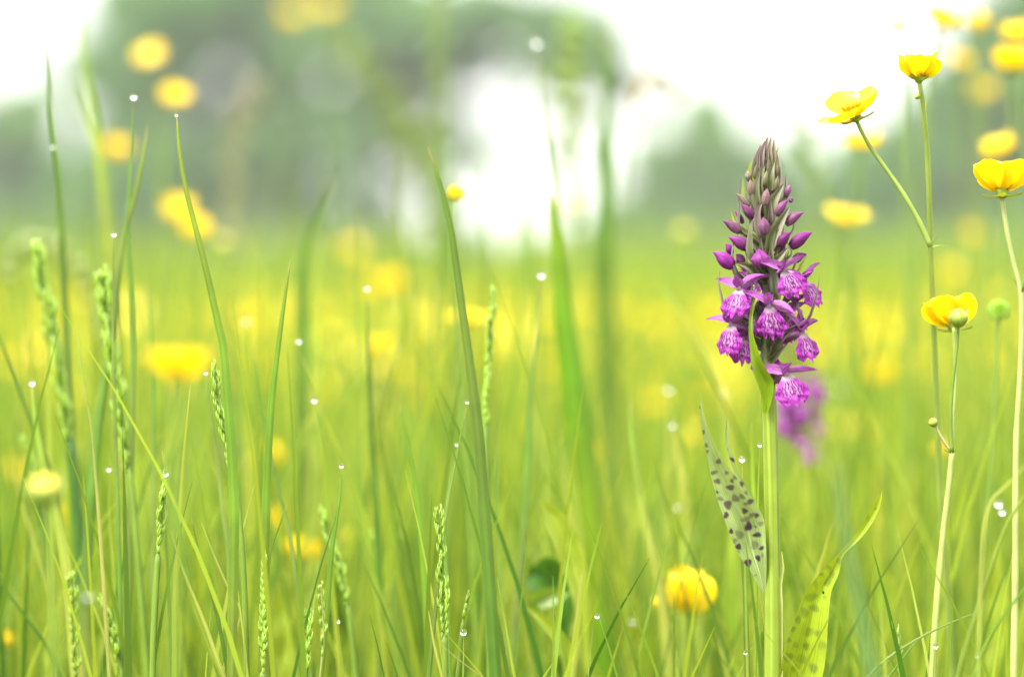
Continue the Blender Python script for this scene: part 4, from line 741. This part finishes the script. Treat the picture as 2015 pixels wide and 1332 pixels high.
BR = [
 ([z1(700, 420, 4), z1(690, 280, 7), z1(712, 132, 3)], 12, 'p'), ([z1(740, 430, 3), z1(725, 280, 8), z1(743, 130, 1)], 10, 'g'), ([z1(750, 420, 2), z1(762, 280, 3), z1(768, 152, 0)], 9, 'p'),
 ([z1(620, 470, 5), z1(622, 340, 8), z1(652, 200, 4)], 13, 'p'), ([z1(660, 430, 8), z1(650, 320, 11), z1(690, 170, 4)], 13, 'p'), ([z1(570, 470, 0), z1(560, 400, 0), z1(583, 320, -2)], 9, 'y'),
 ([z1(780, 400, 0), z1(790, 300, 0), z1(806, 212, -3)], 8, 'y'), ([z1(800, 560, 5), z1(812, 420, 7), z1(800, 282, 3)], 10, 'p'), ([z1(735, 600, 12), z1(735, 470, 16), z1(772, 350, 8)], 13, 'g'),
 ([z1(650, 660, 12), z1(640, 530, 15), z1(704, 298, 8)], 12, 'g'), ([z1(640, 780, 16), z1(612, 620, 20), z1(645, 405, 12)], 14, 'g'), ([z1(650, 1010, 30), z1(625, 850, 28), z1(640, 750, 26), z1(692, 665, 24)], 12, 'p'),
 ([z1(580, 1190, 34), z1(560, 1050, 36), z1(580, 840, 24)], 12, 'g'), ([z1(715, 890, 18), z1(745, 720, 24), z1(857, 537, 16)], 19, 'g'), ([z1(715, 1130, 28), z1(760, 980, 34), z1(905, 740, 22)], 20, 'g'),
 ([z1(850, 680, 2), z1(868, 570, 2), z1(876, 445, 0)], 9, 'p'), ([z1(520, 680, 0), z1(505, 590, 0), z1(500, 475, 0)], 9, 'y'), ([z1(480, 960, 10), z1(465, 760, 10), z1(464, 508, 6)], 6, 'p'),
 ([z1(460, 920, -6), z1(425, 850, -8), z1(390, 765, -8)], 11, 'y'), ([z1(445, 1340, 26), z1(408, 1150, 30), z1(438, 955, 16)], 7, 'd'), ([z1(420, 1220, -8), z1(380, 1150, -10), z1(340, 1055, -10)], 10, 'y'),
 ([z1(920, 960, 12), z1(935, 860, 14), z1(905, 745, 10)], 4, 'p'), ([z1(915, 1160, 26), z1(895, 1080, 30), z1(845, 1000, 26)], 4, 'p'), ([z1(750, 1350, 44), z1(728, 1240, 48), z1(724, 1140, 42)], 10, 'd'),
 ([z1(960, 1320, -10), z1(1000, 1250, -10), z1(1050, 1170, -10)], 10, 'y'), ([z1(730, 1250, 30), z1(800, 1190, 36), z1(895, 1095, 34)], 12, 'g'), ([z1(620, 1310, 26), z1(540, 1260, 34), z1(440, 1235, 36)], 15, 'g'),
 ([z2(325, 445, 26), z2(285, 330, 24), z2(262, 220, 20), z2(270, 120, 16)], 8, 'd'), ([z2(425, 165, 30), z2(385, 80, 32), z2(372, -10, 28)], 9, 'd'), ([z2(712, 360, 48), z2(705, 220, 52), z2(672, 90, 48), z2(652, 0, 44)], 14, 'd'),
 ([z2(950, 525, 40), z2(1010, 400, 44), z2(1045, 270, 40), z2(1060, 165, 34)], 8, 'p'), ([z2(570, 175, 26), z2(500, 100, 32), z2(395, 75, 34)], 16, 'g'), ([z2(500, 660, 18), z2(470, 580, 24), z2(425, 515, 26)], 14, 'd'),
 ([z2(685, 800, 14), z2(730, 690, 22), z2(845, 600, 26)], 17, 'd'), ([z2(680, 990, 16), z2(695, 940, 26), z2(735, 915, 30)], 14, 'd'), ([z2(690, 830, 14), z2(740, 770, 22), z2(810, 710, 26)], 10, 'g'),
 ([z2(600, 560, 22), z2(570, 440, 30), z2(590, 380, 34)], 14, 'd'), ([z2(700, 520, 18), z2(720, 460, 26), z2(780, 420, 30)], 14, 'd'), ([z2(570, 340, 18), z2(530, 240, 24), z2(500, 215, 26)], 14, 'g'),
 ([z2(640, 230, 18), z2(560, 140, 24), z2(530, 80, 26)], 12, 'g'), ([z2(830, 330, 12), z2(815, 210, 16), z2(870, 60, 18), z2(890, -30, 16)], 9, 'd'),
 ([z1(690, 900, 8), z1(600, 740, 2), z1(545, 640, 0)], 14, 'g'), ([z1(700, 1150, 10), z1(600, 1060, 10), z1(470, 960, 8)], 12, 'd'), ([z1(600, 700, 6), z1(570, 560, 4), z1(560, 440, 2)], 12, 'g'),
]
for pts, w, tn in BR: bract(pts, w, tn)
for i in range(16):      # bracts round the back of the spike
    y = 300+i*21; a = math.pi*.5+i*2.39996; a = a % (2*math.pi); 
    if math.sin(a) > .2: a = -a
    R = np.interp(y, [300, 450, 640], [12, 40, 55]); ax = 1507
    bract([(ax+math.cos(a)*4, y+40, math.sin(a)*4), (ax+math.cos(a)*R*.7, y+22, math.sin(a)*R*.7), (ax+math.cos(a)*R, y-14, math.sin(a)*R)], 13, 'g', (math.cos(a), -math.sin(a), .2))
rb = random.Random(3)
for i in range(26):      # narrow dark bracts between the buds and flowers
    y = 400+i*9.5; a = -math.pi*.5+rb.uniform(-1.35, 1.35); R = np.interp(y, [400, 500, 650], [30, 46, 56])*rb.uniform(.8, 1.1); ax = 1507
    bract([(ax+math.cos(a)*6, y+44, -math.sin(a)*6), (ax+math.cos(a)*R*.75, y+26, -math.sin(a)*R*.75), (ax+math.cos(a)*R, y-rb.uniform(8, 26), -math.sin(a)*R)], rb.uniform(7, 11), rb.choice('dpgd'), (math.cos(a), math.sin(a), .2))
# the leaf-like lowest bract, clasping the stem and arching up before the spike
L = [z2(597, 283, 60)[:2], z2(570, 300, 0)[:2], z2(537, 355, 0)[:2], z2(510, 440, 0)[:2], z2(498, 540, 0)[:2], z2(498, 640, 0)[:2], z2(508, 760, 0)[:2], z2(518, 860, 0)[:2], z2(545, 970, 0)[:2], z2(580, 1060, 0)[:2], z2(604, 1150, 0)[:2], z2(606, 1260, 0)[:2]]
Rg = [z2(601, 285, 60)[:2], z2(598, 320, 0)[:2], z2(565, 370, 0)[:2], z2(540, 440, 0)[:2], z2(528, 540, 0)[:2], z2(535, 640, 0)[:2], z2(565, 740, 0)[:2], z2(595, 830, 0)[:2], z2(645, 925, 0)[:2], z2(695, 1010, 0)[:2], z2(690, 1120, 0)[:2], z2(650, 1260, 0)[:2]]
lb_ = broad_leaf('leafy_bract', None, L, Rg, D0-20*K, (.17, .27, .012), parent=orchid, nu=13, nv=70, root_to_ground=False, dshift=lambda t: -46*K*math.sin(math.pi*min(1, (1-t)*.75+.04))+2*K, mid=-.02)
lb_['label'] = 'bright green leafy bract arching before the flowers'

# buds
def bud(bx, by, tx, ty, w, f, c0, c1):
    q = np.linspace(0, 1, 14); p3 = np.array([Q(bx+(tx-bx)*t, by+(ty-by)*t - 3*math.sin(math.pi*t), f+6*t) for t in q])
    prof = np.interp(q, [0, .12, .3, .45, .65, .85, 1], [.55, .85, 1, .97, .70, .30, .03]); w = w*1.15; V, Fc, uv = tube(p3, np.maximum(w/2*prof, .4)*K, 14)
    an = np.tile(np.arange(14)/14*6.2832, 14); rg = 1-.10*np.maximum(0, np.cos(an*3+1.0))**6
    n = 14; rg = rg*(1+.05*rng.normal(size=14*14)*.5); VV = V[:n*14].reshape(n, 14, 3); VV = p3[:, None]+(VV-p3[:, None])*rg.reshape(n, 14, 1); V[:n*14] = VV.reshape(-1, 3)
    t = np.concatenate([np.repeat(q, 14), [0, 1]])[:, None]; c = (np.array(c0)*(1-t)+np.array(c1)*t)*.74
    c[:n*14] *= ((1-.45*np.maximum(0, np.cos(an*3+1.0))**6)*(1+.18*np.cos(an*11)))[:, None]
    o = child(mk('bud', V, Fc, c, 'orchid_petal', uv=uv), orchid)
    ax = np.array([1506, min(by+34, 660), 4.]); e = np.array([bx, by, f]); dv = np.array([bx-tx, by-ty, -6.])/max(1, math.hypot(bx-tx, by-ty))
    pth = smooth_path([ax, ax*.45+e*.55+np.array((0, 6, 0)), e+dv*-2], 10); pp = np.array([Q(*p) for p in pth])
    V, Fc, uv = tube(pp, np.linspace(w*.18, w*.30, 10)*K, 9); s = mk('ovary', V, Fc, np.linspace(0, 1, 92)[:, None]*(np.array(c0)*.9)+np.linspace(1, 0, 92)[:, None]*np.array((.14, .14, .06)), 'orchid_petal', uv=uv); s.parent = o; s.matrix_parent_inverse = o.matrix_basis.inverted()
    child(s, orchid); s.parent = o; s.matrix_parent_inverse = Matrix.Translation(-orchid.location)
    return o
MG, MG2, PK, CRM, OLV = (.22, .03, .21), (.15, .030, .12), (.27, .11, .21), (.25, .22, .14), (.18, .17, .09)
MAG = (.26, .022, .26)
BU = [(1442, 526, 1403, 496, 26, 22, MAG, (.28, .025, .28)), (1472, 490, 1433, 467, 21, 24, MG2, MAG), (1456, 458, 1422, 435, 17, 8, PK, MG2), (1481, 431, 1458, 401, 16, 22, MG2, (.20, .05, .16)), (1505, 461, 1502, 427, 20, 38, PK, (.19, .05, .15)),
 (1474, 407, 1447, 381, 11, 10, (.28, .16, .18), CRM), (1505, 404, 1510, 371, 15, 28, (.32, .2, .2), (.30, .14, .18)), (1479, 384, 1476, 353, 13, 16, (.30, .20, .17), (.33, .22, .18)), (1475, 357, 1469, 337, 12, 6, OLV, (.36, .28, .22)), (1505, 366, 1509, 336, 9, 18, OLV, (.36, .38, .22)),
 (1526, 377, 1531, 347, 10, 14, OLV, CRM), (1546, 388, 1557, 364, 11, 2, PK, (.38, .16, .30)), (1526, 424, 1551, 394, 16, 20, PK, (.24, .04, .22)), (1546, 442, 1582, 418, 17, 12, PK, (.24, .05, .20)), (1555, 487, 1599, 457, 22, 18, MG2, MAG), (1530, 485, 1557, 457, 19, 30, MG2, (.20, .015, .17)),
 (1498, 526, 1493, 490, 32, 44, (.27, .06, .25), MAG), (1440, 500, 1428, 480, 14, -4, MAG, MAG), (1462, 440, 1446, 416, 10, -4, PK, MAG), (1462, 520, 1448, 500, 16, 6, PK, MAG), (1486, 352, 1490, 322, 9, 8, OLV, OLV), (1513, 345, 1512, 310, 9, 8, OLV, OLV), (1530, 352, 1532, 322, 8, 4, OLV, OLV), (1555, 398, 1560, 392, 9, 0, PK, PK),
 (1560, 515, 1588, 500, 16, -10, PK, MAG), (1500, 470, 1500, 440, 18, -35, MG2, MAG), (1530, 500, 1545, 470, 18, -36, MG2, MAG), (1480, 510, 1470, 480, 18, -36, MG2, MAG), (1510, 410, 1512, 380, 14, -25, PK, MG2)]
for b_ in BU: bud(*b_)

# open flowers: parts drawn in local pixels: x right, y up, z toward viewer
def lip_mesh(seed):
    r_ = np.random.default_rng(seed); nu, nv = 61, 61; u = np.linspace(-1, 1, nu); v = np.linspace(0, 1, nv); Vv, Uu = np.meshgrid(v, u, indexing='ij')
    hw = np.interp(v, [0, .08, .2, .35, .5, .65, .8, .92, 1], np.array([8.0, 11, 16, 21, 25.5, 29, 31, 30.5, 27])*r_.uniform(.9, 1.08))
    tooth = np.exp(-(u/.15)**2); side = np.exp(-((np.abs(u)-.60)/.33)**2)
    endl = 49+r_.uniform(10, 15)*tooth+r_.uniform(4, 9)*side-6*np.exp(-((np.abs(u)-.27)/.08)**2)-12*np.abs(u)**4+r_.normal(0, 1.0, nu)+1.0*np.sin(u*r_.uniform(14, 24)+seed)+r_.uniform(-4, 4)*u
    endl = np.convolve(np.pad(endl, 2, 'edge'), [.1, .2, .4, .2, .1], 'valid')
    k = Vv**1.3; X = Uu*hw[:, None]; Y = -(Vv*50*(1-k)+Vv*endl[None, :]*k)
    X += np.sign(Uu)*0; fold = r_.uniform(3, 9)
    Zz = 9*np.sin(Vv*math.pi*.55)-fold*np.abs(Uu)**1.8*(Vv**.7)-3*Vv**2+r_.uniform(1.5, 3)*np.sin(Uu*r_.uniform(4, 9)+seed)*Vv**2+r_.uniform(-6, 6)*Uu*Vv+.7*np.sin(Y*.5+Uu*4)*Vv+1.6*np.sin(Uu*r_.uniform(16, 22)+seed*2)*Vv**4+2.0*np.sin(Y*.32+seed)*np.abs(Uu)**3
    Zz += 1.5*np.exp(-(Uu/.12)**2)*Vv
    tn_ = r_.uniform(.85, 1.1); mar = np.array((.235, .018, .25))*tn_; pale = np.array((.33, .13, .32))*tn_; white = np.array((.31, .25, .28)); dark = np.array((.065, .003, .065))
    ctr = np.clip((.70-np.abs(Uu)*(1+.25*Vv))/.3, 0, 1)*np.clip((.86-Vv)/.25, 0, 1)
    C = mar[None, None]*(1-ctr[..., None])+pale[None, None]*ctr[..., None]; wm = np.clip((.20-Vv)/.10, 0, 1)[..., None]; C = C*(1-wm)+white*wm
    def line(mask_dist, w):
        nonlocal C
        m = np.clip((w-mask_dist)/(w*.5), 0, 1)[..., None]; C = C*(1-m)+dark*m
    x = X; a = np.abs(X); wob = 1.2*np.sin(Vv*23+seed)+.6*np.sin(Vv*41+seed*2)
    for off, v0, v1, w in [(5.0, .20, .62, 1.35), (11, .24, .80, 1.5), (17.5, .36, .72, 1.2)]:
        g_ = np.abs(a-(off*np.interp(Vv, [0, .2, .5, .8, 1], [.5, .6, 1, 1.15, .9])+wob*.6)); g_ = np.where((Vv > v0) & (Vv < v1), g_, 9); line(g_, w)
    for off, vc in [(5.0, .62), (11, .80)]:   # loop ends
        g_ = np.hypot((a-off*1.08+2.2)*.9, (Vv-vc)*50); g_ = np.where(Vv > vc-.01, np.abs(g_-2.6), 9); line(g_, 1.2)
    for i in range(26):
        cx, cy = r_.uniform(-4.5, 4.5), r_.uniform(.2, .75); line(np.hypot((x-cx)*1.4, (Vv-cy)*50*.35), 1.1)
    for i in range(60):
        cx, cy = r_.uniform(12, 25)*r_.choice([-1, 1]), r_.uniform(.4, 1.0); line(np.hypot((x-cx)*.8, (Vv-cy)*50*.45+(a-abs(cx))*.4), .9)
    C *= (1+.10*r_.normal(size=C.shape[:2]+(1,)))
    uv = np.stack([(Uu+1)/2, Vv], -1).reshape(-1, 2)
    o = mk('lip', np.stack([X, Y, Zz], -1).reshape(-1, 3)*K, grid_faces(nu, nv), np.clip(C, 0, 1).reshape(-1, 3), 'orchid_lip', uv=uv); col.objects.unlink(o); return o.data
def petal_px(L, w, curve, cup, c0, c1, spots, seed, name):
    """ovate sepal growing along +x; returns mesh"""
    r_ = np.random.default_rng(seed); nu, nv = 15, 25; v = np.linspace(0, 1, nv); u = np.linspace(-1, 1, nu); Vv, Uu = np.meshgrid(v, u, indexing='ij')
    hw = w/2*np.sin(np.clip(v*.9+.10, 0, 1)**.75*math.pi)**.8+.4
    X = Vv*L; Y = Uu*hw[:, None]+(curve*np.sin(Vv*math.pi*.6)-r_.uniform(0, 9)*Vv**2.5); Zz = -cup*(Uu**2)*hw[:, None]+ 1.0*np.sin(Uu*5+seed)*Vv + r_.uniform(-7, 5)*Vv**2
    C = np.array(c0)*(1-Vv[..., None])+np.array(c1)*Vv[..., None]; C = C*(1-.25*np.exp(-(Uu/.12)**2)[..., None])
    for i in range(spots):
        cx, cy = r_.uniform(.3, .9)*L, r_.uniform(-.6, .6)*w/2; m = np.clip((1.3-np.hypot((X-cx)*.5, Y-cy))/.7, 0, 1)[..., None]; C = C*(1-m)+np.array((.22, .015, .22))*m
    uv = np.stack([(Uu+1)/2, Vv], -1).reshape(-1, 2)
    o = mk(name, np.stack([X, Y, Zz], -1).reshape(-1, 3)*K, grid_faces(nu, nv), C.reshape(-1, 3), 'orchid_petal', uv=uv); col.objects.unlink(o); return o.data
LIPS = [lip_mesh(s) for s in range(1, 10)]
SEPS = [petal_px(50, 19, 5, .5, (.34, .13, .33), (.25, .045, .26), 10, s, 'sepal') for s in (1, 2, 3, 7, 8)]
HOODP = [petal_px(31, 17, 3, .9, (.25, .07, .25), (.21, .04, .22), 4, s, 'hood_petal') for s in (5, 6)]
def tubemesh(name, pth, rad, c0, c1, ns=10):
    pth = smooth_path(pth, 12); V, Fc, uv = tube(np.array(pth)*K, np.interp(np.linspace(0, 1, 12), np.linspace(0, 1, len(rad)), rad)*K, ns)
    t = np.concatenate([np.repeat(np.linspace(0, 1, 12), ns), [0, 1]])[:, None]; o = mk(name, V, Fc, np.array(c0)*(1-t)+np.array(c1)*t, 'orchid_petal', uv=uv); col.objects.unlink(o); return o.data
SPUR = tubemesh('spur', [(0, -2, 2), (0, -4, -14), (0, -12, -34), (0, -20, -46)], [6.5, 6.5, 5.5, 3], (.32, .12, .30), (.25, .07, .25))
COLM = tubemesh('column', [(0, -4, -2), (0, 3, 3), (0, 9, 5)], [3.4, 4.2, 2.0], (.5, .40, .48), (.26, .05, .24))
def orchid_flower(x, y, f, yaw, roll, s, seed, pitch=0, wing=(25, 20), lipt=0):
    r_ = random.Random(seed)
    rot = Matrix.Rotation(math.pi/2, 4, 'X')       # local y up -> world z, local z -> world -y (toward the camera)
    T = Matrix.Translation(Vector(Q(x, y, f))-orchid.location) @ Matrix.Rotation(math.radians(yaw), 4, 'Z') @ rot @ Matrix.Rotation(math.radians(pitch), 4, 'X') @ Matrix.Rotation(math.radians(roll), 4, 'Z') @ Matrix.Diagonal((s*1.12, s*1.08, s*1.1, 1))
    fl = link('flower', COLM, orchid); fl.matrix_local = T
    lp = link('lip', LIPS[seed % 9], fl); lp.matrix_local = Matrix.Translation((0, -1*K, 3*K)) @ Matrix.Rotation(math.radians(lipt+r_.uniform(-24, 4)), 4, 'X') @ Matrix.Rotation(math.radians(r_.uniform(-9, 9)), 4, 'Z')
    for sd in (1, -1):
        w_ = wing[0] if sd > 0 else wing[1]; a = math.radians(w_)
        m = Matrix.Translation((sd*3*K, 5*K, 0)) @ (Matrix.Identity(4) if sd > 0 else Matrix.Rotation(math.pi, 4, 'Y')) @ Matrix.Rotation(a, 4, 'Z') @ Matrix.Rotation(math.radians(r_.uniform(-25, 25)), 4, 'Y') @ Matrix.Rotation(math.radians(r_.uniform(20, 60))*1, 4, 'X')
        e = link('sepal', SEPS[(seed*2+sd) % 5], fl); e.matrix_local = m
        e = link('hood_petal', HOODP[seed % 2], fl)
        e.matrix_local = Matrix.Translation((sd*4*K, 4*K, -2*K)) @ (Matrix.Identity(4) if sd > 0 else Matrix.Rotation(math.pi, 4, 'Y')) @ Matrix.Rotation(math.radians(105 if sd > 0 else 105), 4, 'Z') @ Matrix.Rotation(math.radians(-58*1), 4, 'Y') @ Matrix.Rotation(math.radians(35), 4, 'X')
    e = link('dorsal_sepal', SEPS[seed % 5], fl); e.matrix_local = Matrix.Translation((0, 9*K, -5*K)) @ Matrix.Rotation(math.radians(90), 4, 'Z') @ Matrix.Rotation(math.radians(-62), 4, 'Y') @ Matrix.Diagonal((.62, .9, .8, 1))
    link('spur', SPUR, fl)
    # ovary from the axis to the back of the flower, in the flower's own frame
    back = T.inverted() @ (Vector(Q(1507, y+26, 0))-orchid.location)
    c = np.array(back)/K; me = tubemesh('ovary', [tuple(c), tuple(c*.45+np.array((0, 2, -4))), (0, 1, -3)], [4, 6, 5.5], (.12, .09, .06), (.28, .10, .27)); link('ovary', me, fl)
    return fl
FLW = [(1456, 570, 40, -32, -8, .95, 1, 0, (40, 5)), (1513, 604, 62, 2, -1, 1.0, 2, 0, (-22, 30)), (1543, 533, 46, 22, 18, .92, 3, 0, (5, 35)), (1583, 553, 24, 52, 22, .92, 4, 0, (15, 40)), (1440, 640, 34, -42, -2, 1.0, 5, 0, (40, 8)),
       (1463, 668, 14, -18, -6, .78, 6, 0, (20, 20)), (1578, 655, 30, 46, 8, .95, 7, 0, (14, 50)), (1547, 738, 40, 12, 4, 1.04, 8, 0, (-6, 10)), (1566, 598, 2, 70, 6, .8, 9, 0, (10, 30)),
       (1488, 556, 20, -25, -10, .7, 14, 0, (30, 20)), (1533, 640, 8, 35, 10, .7, 15, 0, (20, 30)), (1482, 625, 10, -30, 0, .7, 16, 0, (30, 20)),
       (1500, 560, -44, 180, 0, .9, 10, 0, (20, 20)), (1545, 620, -40, 140, 0, .9, 11, 0, (20, 20)), (1468, 610, -40, 215, 0, .9, 12, 0, (20, 20)), (1510, 690, -42, 170, 0, .9, 13, 0, (20, 20))]
for x, y, f, yaw, roll, s, sd, pt, wg in FLW: orchid_flower(x, y, f, yaw, roll, s, sd, pt, wg)

# blurred orchids further back
def back_orchid(x, y, d, s, label):
    c = copy_tree(orchid); b = P(x, y, d); c['label'] = label
    # the copied plant stands on the ground; (1507,640) is the middle of its spike
    c.location = (b[0]-(Q(1507, 640)[0]-orchid.location[0])*s, b[1], 0); zt = Q(1507, 640)[2]; c.scale = (s, s, b[2]/zt)
back_orchid(1572, 815, 2.2, .66, 'blurred purple orchid behind the sharp one')
back_orchid(478, 905, 3.6, .8, 'faint purple orchid far behind the small dog-tail spike')
# ------------------------------------------------------------------ damp air
hm = bpy.data.materials.new('damp_air'); hm.use_nodes = True; hn = hm.node_tree; hn.nodes.clear()
ho = hn.nodes.new('ShaderNodeOutputMaterial'); hv = hn.nodes.new('ShaderNodeVolumePrincipled'); hn.links.new(hv.outputs[0], ho.inputs['Volume'])
hv.inputs['Color'].default_value = (.96, .98, 1, 1); hv.inputs['Density'].default_value = HAZE; hv.inputs['Anisotropy'].default_value = 0.0
hs_, z0, z1_ = 430, -1.0, 22.0
bv = [(x, y, z) for x in (-hs_, hs_) for y in (-hs_, hs_) for z in (z0, z1_)]
M['air'] = hm
hz = mk('haze', bv, np.array([[0, 1, 3, 2], [4, 6, 7, 5], [0, 4, 5, 1], [2, 3, 7, 6], [0, 2, 6, 4], [1, 5, 7, 3]]), (1, 1, 1), 'air', smooth=False)
tag(hz, 'thin pale morning haze over the whole meadow', 'haze', kind='stuff')
print('objects', len(bpy.data.objects), 'polys', sum(len(o.data.polygons) for o in bpy.data.objects if o.type == 'MESH'))
